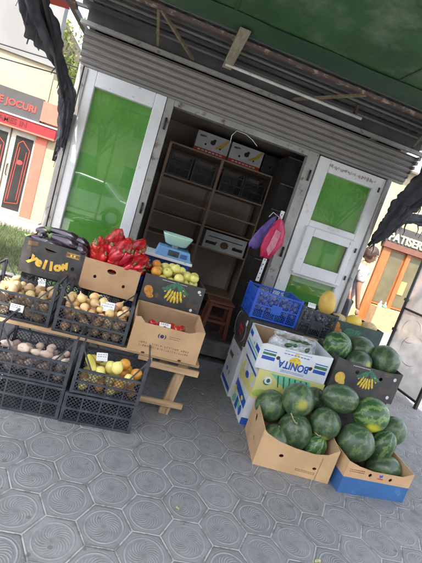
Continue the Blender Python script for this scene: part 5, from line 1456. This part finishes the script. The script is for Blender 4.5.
cloth_wrap('rolled_side_curtain', 'torn black cloth wrapped round the awning arm left of the kiosk',
           [(-1.0, 3.95, 1.64), (-.98, 3.93, 1.74), (-.982, 3.88, 1.96), (-.99, 3.80, 2.12), (-1.015, 3.65, 2.255), (-1.06, 3.40, 2.345), (-1.095, 3.20, 2.42), (-1.115, 3.0, 2.49), (-1.135, 2.8, 2.565)],
           [.012, .028, .052, .065, .03, .062, .095, .09, .07], 3,
           arm=[(-1.02, 3.98, 1.55), (-1.0, 3.9, 2.0), (-1.02, 3.3, 2.33), (-1.05, 2.4, 2.75)])
cloth_wrap('rolled_side_curtain', 'black cloth rolled round the awning arm right of the kiosk',
           [(2.37, 3.95, 1.77), (2.40, 3.92, 1.86), (2.43, 3.85, 2.02), (2.43, 3.75, 2.19), (2.43, 3.62, 2.33), (2.43, 3.45, 2.48), (2.45, 3.2, 2.66), (2.47, 2.9, 2.82)],
           [.02, .06, .09, .09, .105, .12, .12, .10], 8,
           arm=[(2.34, 3.96, 1.72), (2.43, 3.85, 2.05), (2.44, 3.2, 2.65), (2.45, 2.9, 2.86)])
cloth_wrap('hanging_valance', 'black cloth swag hanging above the pastry shop sign',
           [(2.42, 4.0, 1.98), (2.60, 4.0, 2.10), (2.86, 4.02, 2.17), (3.15, 4.05, 2.14), (3.4, 4.1, 2.10), (3.6, 4.2, 2.08)], [.03, .045, .05, .05, .05, .04], 12)

# white box light high on the right
t = thing('wall_box', 'white electrical box fixed high on the cream wall of the pastry shop', 'electrical box', (5.62, 9.0, 3.92))
MB().box(-.26, .30, -.20, -.002, 0, .42).build('housing', 'white', t, bevel=.008)
MB().box(-.20, .24, -.208, -.201, .05, .37).build('cover', 'paper', t)

# clear plastic wind screen on the right
def screen():
    A, B = Vector((3.70, 4.80, 0)), Vector((3.77, 3.98, 0))
    B = Vector((3.765, 3.985, 0))
    t = thing('clear_windscreen', 'black framed clear plastic screen standing right of the melons', 'wind screen', A)
    u = (B - A); L = u.length; F = frame((0, 0, 0), u, (0, 0, 1))
    for x in (0, L):
        MB().box(x - .018, x + .018, .0, 2.35, -.018, .018, F).build('post', 'blackmetal', t)
    for z in (.08, 1.10, 2.33):
        MB().box(.018, L - .018, z - .014, z + .014, -.012, .012, F).build('rail', 'blackmetal', t)
    MB().box(.02, L - .02, .095, 1.085, -.002, .001, F).build('plastic_sheet', 'curtain', t)
    MB().box(.02, L - .02, 1.115, 2.315, -.002, .001, F).build('plastic_sheet', 'curtain', t)
    b = MB()
    for (p, q) in (((.28, .85), (.16, .10)), ((.42, .62), (.20, .07))):
        for a0 in (.3, 2.2, 4.1): b.panel([crescent(p[0], p[1], q[0], .007, a0, a0 + 1.3)], .0015, .003, F)
    b.build('script_print', 'tapemark', t)
    for z in (.35, .75, 1.2):
        MB().box(-.03, .03, z, z + .04, -.03, .03, F).build('clamp', 'blackmetal', t)
screen()

# ------------------------------------------------------------------ person
def person():
    t = thing('person', 'brown-haired person in a white patterned short-sleeved shirt looking down behind the kiosk corner', 'person', (3.10, 5.35, 0.0))
    t.scale = (1.04, 1.04, 1.04)
    def skin(name, ma, verts, edges, rads, sub=2):
        me = bpy.data.meshes.new(name); me.from_pydata(verts, edges, []); o = bpy.data.objects.new(name, me); COL.objects.link(o); o.parent = t
        md = o.modifiers.new('skin', 'SKIN'); md.use_smooth_shade = True
        for i, rr in enumerate(rads):
            sv = me.skin_vertices[0].data[i]; sv.radius = rr if isinstance(rr, tuple) else (rr, rr)
        me.skin_vertices[0].data[0].use_root = True
        s2 = o.modifiers.new('sub', 'SUBSURF'); s2.levels = sub; s2.render_levels = sub
        me.materials.append(M[ma]); return o
    # body faces +x, slightly stooped
    V = [(0, 0, .93), (.0, 0, 1.10), (.02, 0, 1.28), (.05, 0, 1.385), (.09, 0, 1.44), (.12, 0, 1.50),
         (.03, -.17, 1.36), (.02, -.215, 1.12), (.10, -.22, .90), (.13, -.22, .82),
         (.03, .17, 1.36), (.02, .215, 1.12), (.12, .20, .92), (.15, .20, .84),
         (0, -.09, .86), (.02, -.10, .48), (0, -.10, .09), (.14, -.11, .035),
         (0, .09, .86), (.02, .10, .48), (0, .10, .09), (.14, .11, .035)]
    E_ = [(0, 1), (1, 2), (2, 3), (3, 4), (4, 5), (3, 6), (6, 7), (7, 8), (8, 9), (3, 10), (10, 11), (11, 12), (12, 13), (0, 14), (14, 15), (15, 16), (16, 17), (0, 18), (18, 19), (19, 20), (20, 21)]
    Rr = [(.13, .10), (.12, .10), (.15, .11), (.10, .09), .055, .05, .055, .042, .032, .026, .055, .042, .032, .026, .08, .055, .04, .035, .08, .055, .04, .035]
    skin('body', 'skin', V, E_, Rr)
    # head with face, in profile
    b = MB(); bmesh.ops.create_uvsphere(b.bm, u_segments=28, v_segments=20, radius=1)
    H_ = Matrix.Translation((.15, 0, 1.60)) @ Matrix.Rotation(.35, 4, 'Y')
    for v in b.bm.verts:
        x, y, z = v.co
        y *= .078; zz = z * .115; xx = x * .098
        if z < -.2: xx = xx * .90 + .012; y *= 1 - .25 * (-z)
        k = math.exp(-((z + .12) ** 2) / .02 - (v.co.y ** 2) / .03) if x > .4 else 0
        xx += .026 * k                                   # nose
        k2 = math.exp(-((z - .12) ** 2) / .008 - ((abs(v.co.y) - .38) ** 2) / .02) if x > .4 else 0
        xx -= .010 * k2                                  # eye sockets
        k3 = math.exp(-((z + .50) ** 2) / .006 - (v.co.y ** 2) / .08) if x > .3 else 0
        xx += .008 * k3                                  # lips
        k4 = math.exp(-((z + .85) ** 2) / .02 - (v.co.y ** 2) / .08) if x > .1 else 0
        xx += .014 * k4                                  # chin
        v.co = H_ @ Vector((xx, y, zz))
    b.build('head', 'skin', t, True)
    for s in (-1, 1):
        b = MB(); b.blob(H_ @ Vector((-.005, s * .078, -.005)), .03, 2, .1, 2, 0, (.6, .3, 1.1)); b.build('ear', 'skin', t, True)
        b = MB(); b.blob(H_ @ Vector((.083, s * .030, .014)), .012, 2, 0, 2, 0, (.8, 1, .6)); b.build('eye', 'inkwhite', t, True)
        b = MB(); b.blob(H_ @ Vector((.0915, s * .030, .012)), .005, 2, 0); b.build('pupil', 'inkblack', t, True)
        b = MB(); b.bar(H_ @ Vector((.094, s * .015, .034)), H_ @ Vector((.086, s * .05, .034)), .006, .007); b.build('eyebrow', 'hair', t)
    b = MB(); b.bar(H_ @ Vector((.096, -.022, -.057)), H_ @ Vector((.096, .022, -.057)), .006, .005); b.build('mouth', 'redpaint', t)
    b = MB(); bmesh.ops.create_icosphere(b.bm, subdivisions=4, radius=1)
    dl = []
    for v in b.bm.verts:
        n = v.co.copy()
        if (n.x > .5 and n.z < .35) or n.z < -.72 or (n.x > .12 and n.z < -.05): dl.append(v)
        k = 1 + .07 * noise.noise(n * 5) + .04 * noise.noise(n * 13)
        v.co = H_ @ Vector((n.x * .112 * k - .008, n.y * .092 * k, n.z * .128 * k + .008))
    bmesh.ops.delete(b.bm, geom=dl, context='VERTS')
    b.build('hair', 'hair', t, True)
    # clothes
    skin('shirt', 'shirt', [(0, 0, .90), (.0, 0, 1.10), (.02, 0, 1.28), (.05, 0, 1.38), (.07, 0, 1.425), (.03, -.17, 1.36), (.022, -.205, 1.17), (.03, .17, 1.36), (.022, .205, 1.17)],
         [(0, 1), (1, 2), (2, 3), (3, 4), (3, 5), (5, 6), (3, 7), (7, 8)], [(.165, .135), (.15, .13), (.175, .14), (.12, .115), .07, .085, .062, .085, .062])
    skin('trousers', 'trouser', [(0, 0, .95), (0, -.09, .86), (.02, -.10, .48), (0, -.10, .12), (0, .09, .86), (.02, .10, .48), (0, .10, .12)],
         [(0, 1), (1, 2), (2, 3), (0, 4), (4, 5), (5, 6)], [(.14, .11), .10, .075, .06, .10, .075, .06])
    for s, (wx, wy, wz) in ((-1, (.13, -.22, .82)), (1, (.15, .20, .84))):
        skin('hand', 'skin', [(wx, wy, wz), (wx + .015, wy, wz - .05), (wx + .02, wy, wz - .085)], [(0, 1), (1, 2)], [(.022, .028), (.022, .038), (.016, .036)], 1)
        for k in range(4):
            y0 = wy + (k - 1.5) * .018; L = (.062, .074, .070, .055)[k]
            skin('finger', 'skin', [(wx + .02, y0, wz - .080), (wx + .030, y0, wz - .080 - L * .5), (wx + .022, y0, wz - .08 - L)], [(0, 1), (1, 2)], [.009, .008, .007], 1)
        skin('thumb', 'skin', [(wx + .015, wy - s * .0 + .028, wz - .03), (wx + .045, wy + .034, wz - .06), (wx + .055, wy + .03, wz - .09)], [(0, 1), (1, 2)], [.011, .009, .008], 1)
    for s in (-1, 1):
        b = MB(); b.blob((.06, s * .105, .045), 1, 3, .03, 2, 0, (.14, .048, .045)); b.build('shoe', 'blackmetal', t, True)
person()

# ------------------------------------------------------------------ the street behind the camera, seen mirrored in the glass
def street_back():
    t = thing('parked_car', 'silver parked car at the kerb across the pavement', 'car', (-2.6, -6.4, .006))
    prof = [(-2.1, .35), (-2.12, .62), (-1.95, .80), (-1.2, .92), (-.75, 1.38), (.0, 1.46), (.9, 1.40), (1.45, .98), (2.0, .90), (2.12, .60), (2.08, .32)]
    wheels = [ell(x, .33, .36, .36, 20) for x in (-1.35, 1.32)]
    arch = lambda x: [(x + .38 * cos(a), .30 + .38 * sin(a)) for a in [0.0 + pi * k / 8 for k in range(9)]]
    body = [(-2.1, .25)] + prof + [(2.08, .25)] + arch(1.32) + arch(-1.35)
    MB().panel([body], -.85, .85, frame((0, 0, 0), (1, 0, 0), (0, 0, 1))).build('body', 'carpaint', t, bevel=.05)
    for s in (-1, 1):
        F = frame((0, s * .856, 0), (1, 0, 0), (0, 0, 1))
        for q in ([(-1.05, .96), (-.70, 1.32), (-.05, 1.38), (-.05, .96)], [(.02, .96), (.02, 1.38), (.80, 1.34), (1.25, .98)]):
            MB().panel([q], -.006, .006, F).build('side_window', 'windowdark', t)
        for x in (-1.35, 1.32):
            wv = MB().panel([ell(x, .32, .32, .32, 24)], -.10, .10, frame((0, s * .77, 0), (1, 0, 0), (0, 0, 1))).build('wheel', 'tyre', t)
            MB().panel([ell(x, .32, .19, .19, 20)], -.02, .02, frame((0, s * .86, 0), (1, 0, 0), (0, 0, 1))).build('rim', 'steel', wv)
        MB().box(-2.12, -2.02, s * .6 - .14, s * .6 + .14, .60, .74).build('headlight', 'lamp', t)
    MB().face([(-1.19, -.72, .945), (-1.19, .72, .945), (-.78, .66, 1.372), (-.78, -.66, 1.372)])
    o = MB(); o.bar((-1.20, 0, .955), (-.77, 0, 1.40), 1.4, .01, (0, 0, 1)); o.build('windscreen', 'windowdark', t)
    tree((-3.8, -15.5, 0), 8, 2.8, 'leafy', 'street tree across the road behind the viewer, yellow green', 4500, .16, 11)
    tree((11.5, -16.5, 0), 8, 3.2, 'leafd', 'street tree across the road behind the viewer, dark green', 4500, .16, 12)
    t = thing('apartment_block', 'cream apartment block across the road behind the viewer', 'building', (0, -22, 0))
    MB().box(-16, 16, -6, 3, 0, 11).build('wall', 'cream', t)
    for fl in range(3):
        for k in range(10):
            x = -14 + 3 * k; z = 1.2 + fl * 3.3
            wv = MB().box(x - .7, x + .7, 3.001, 3.06, z, z + 1.6).build('window', 'doorcream', t)
            MB().box(x - .6, x + .6, 3.062, 3.075, z + .1, z + 1.5).build('pane', 'windowdark', wv)
    MB().box(-16.3, 16.3, -6.3, 3.3, 11.002, 11.3).build('roof', 'concrete', t)
street_back()
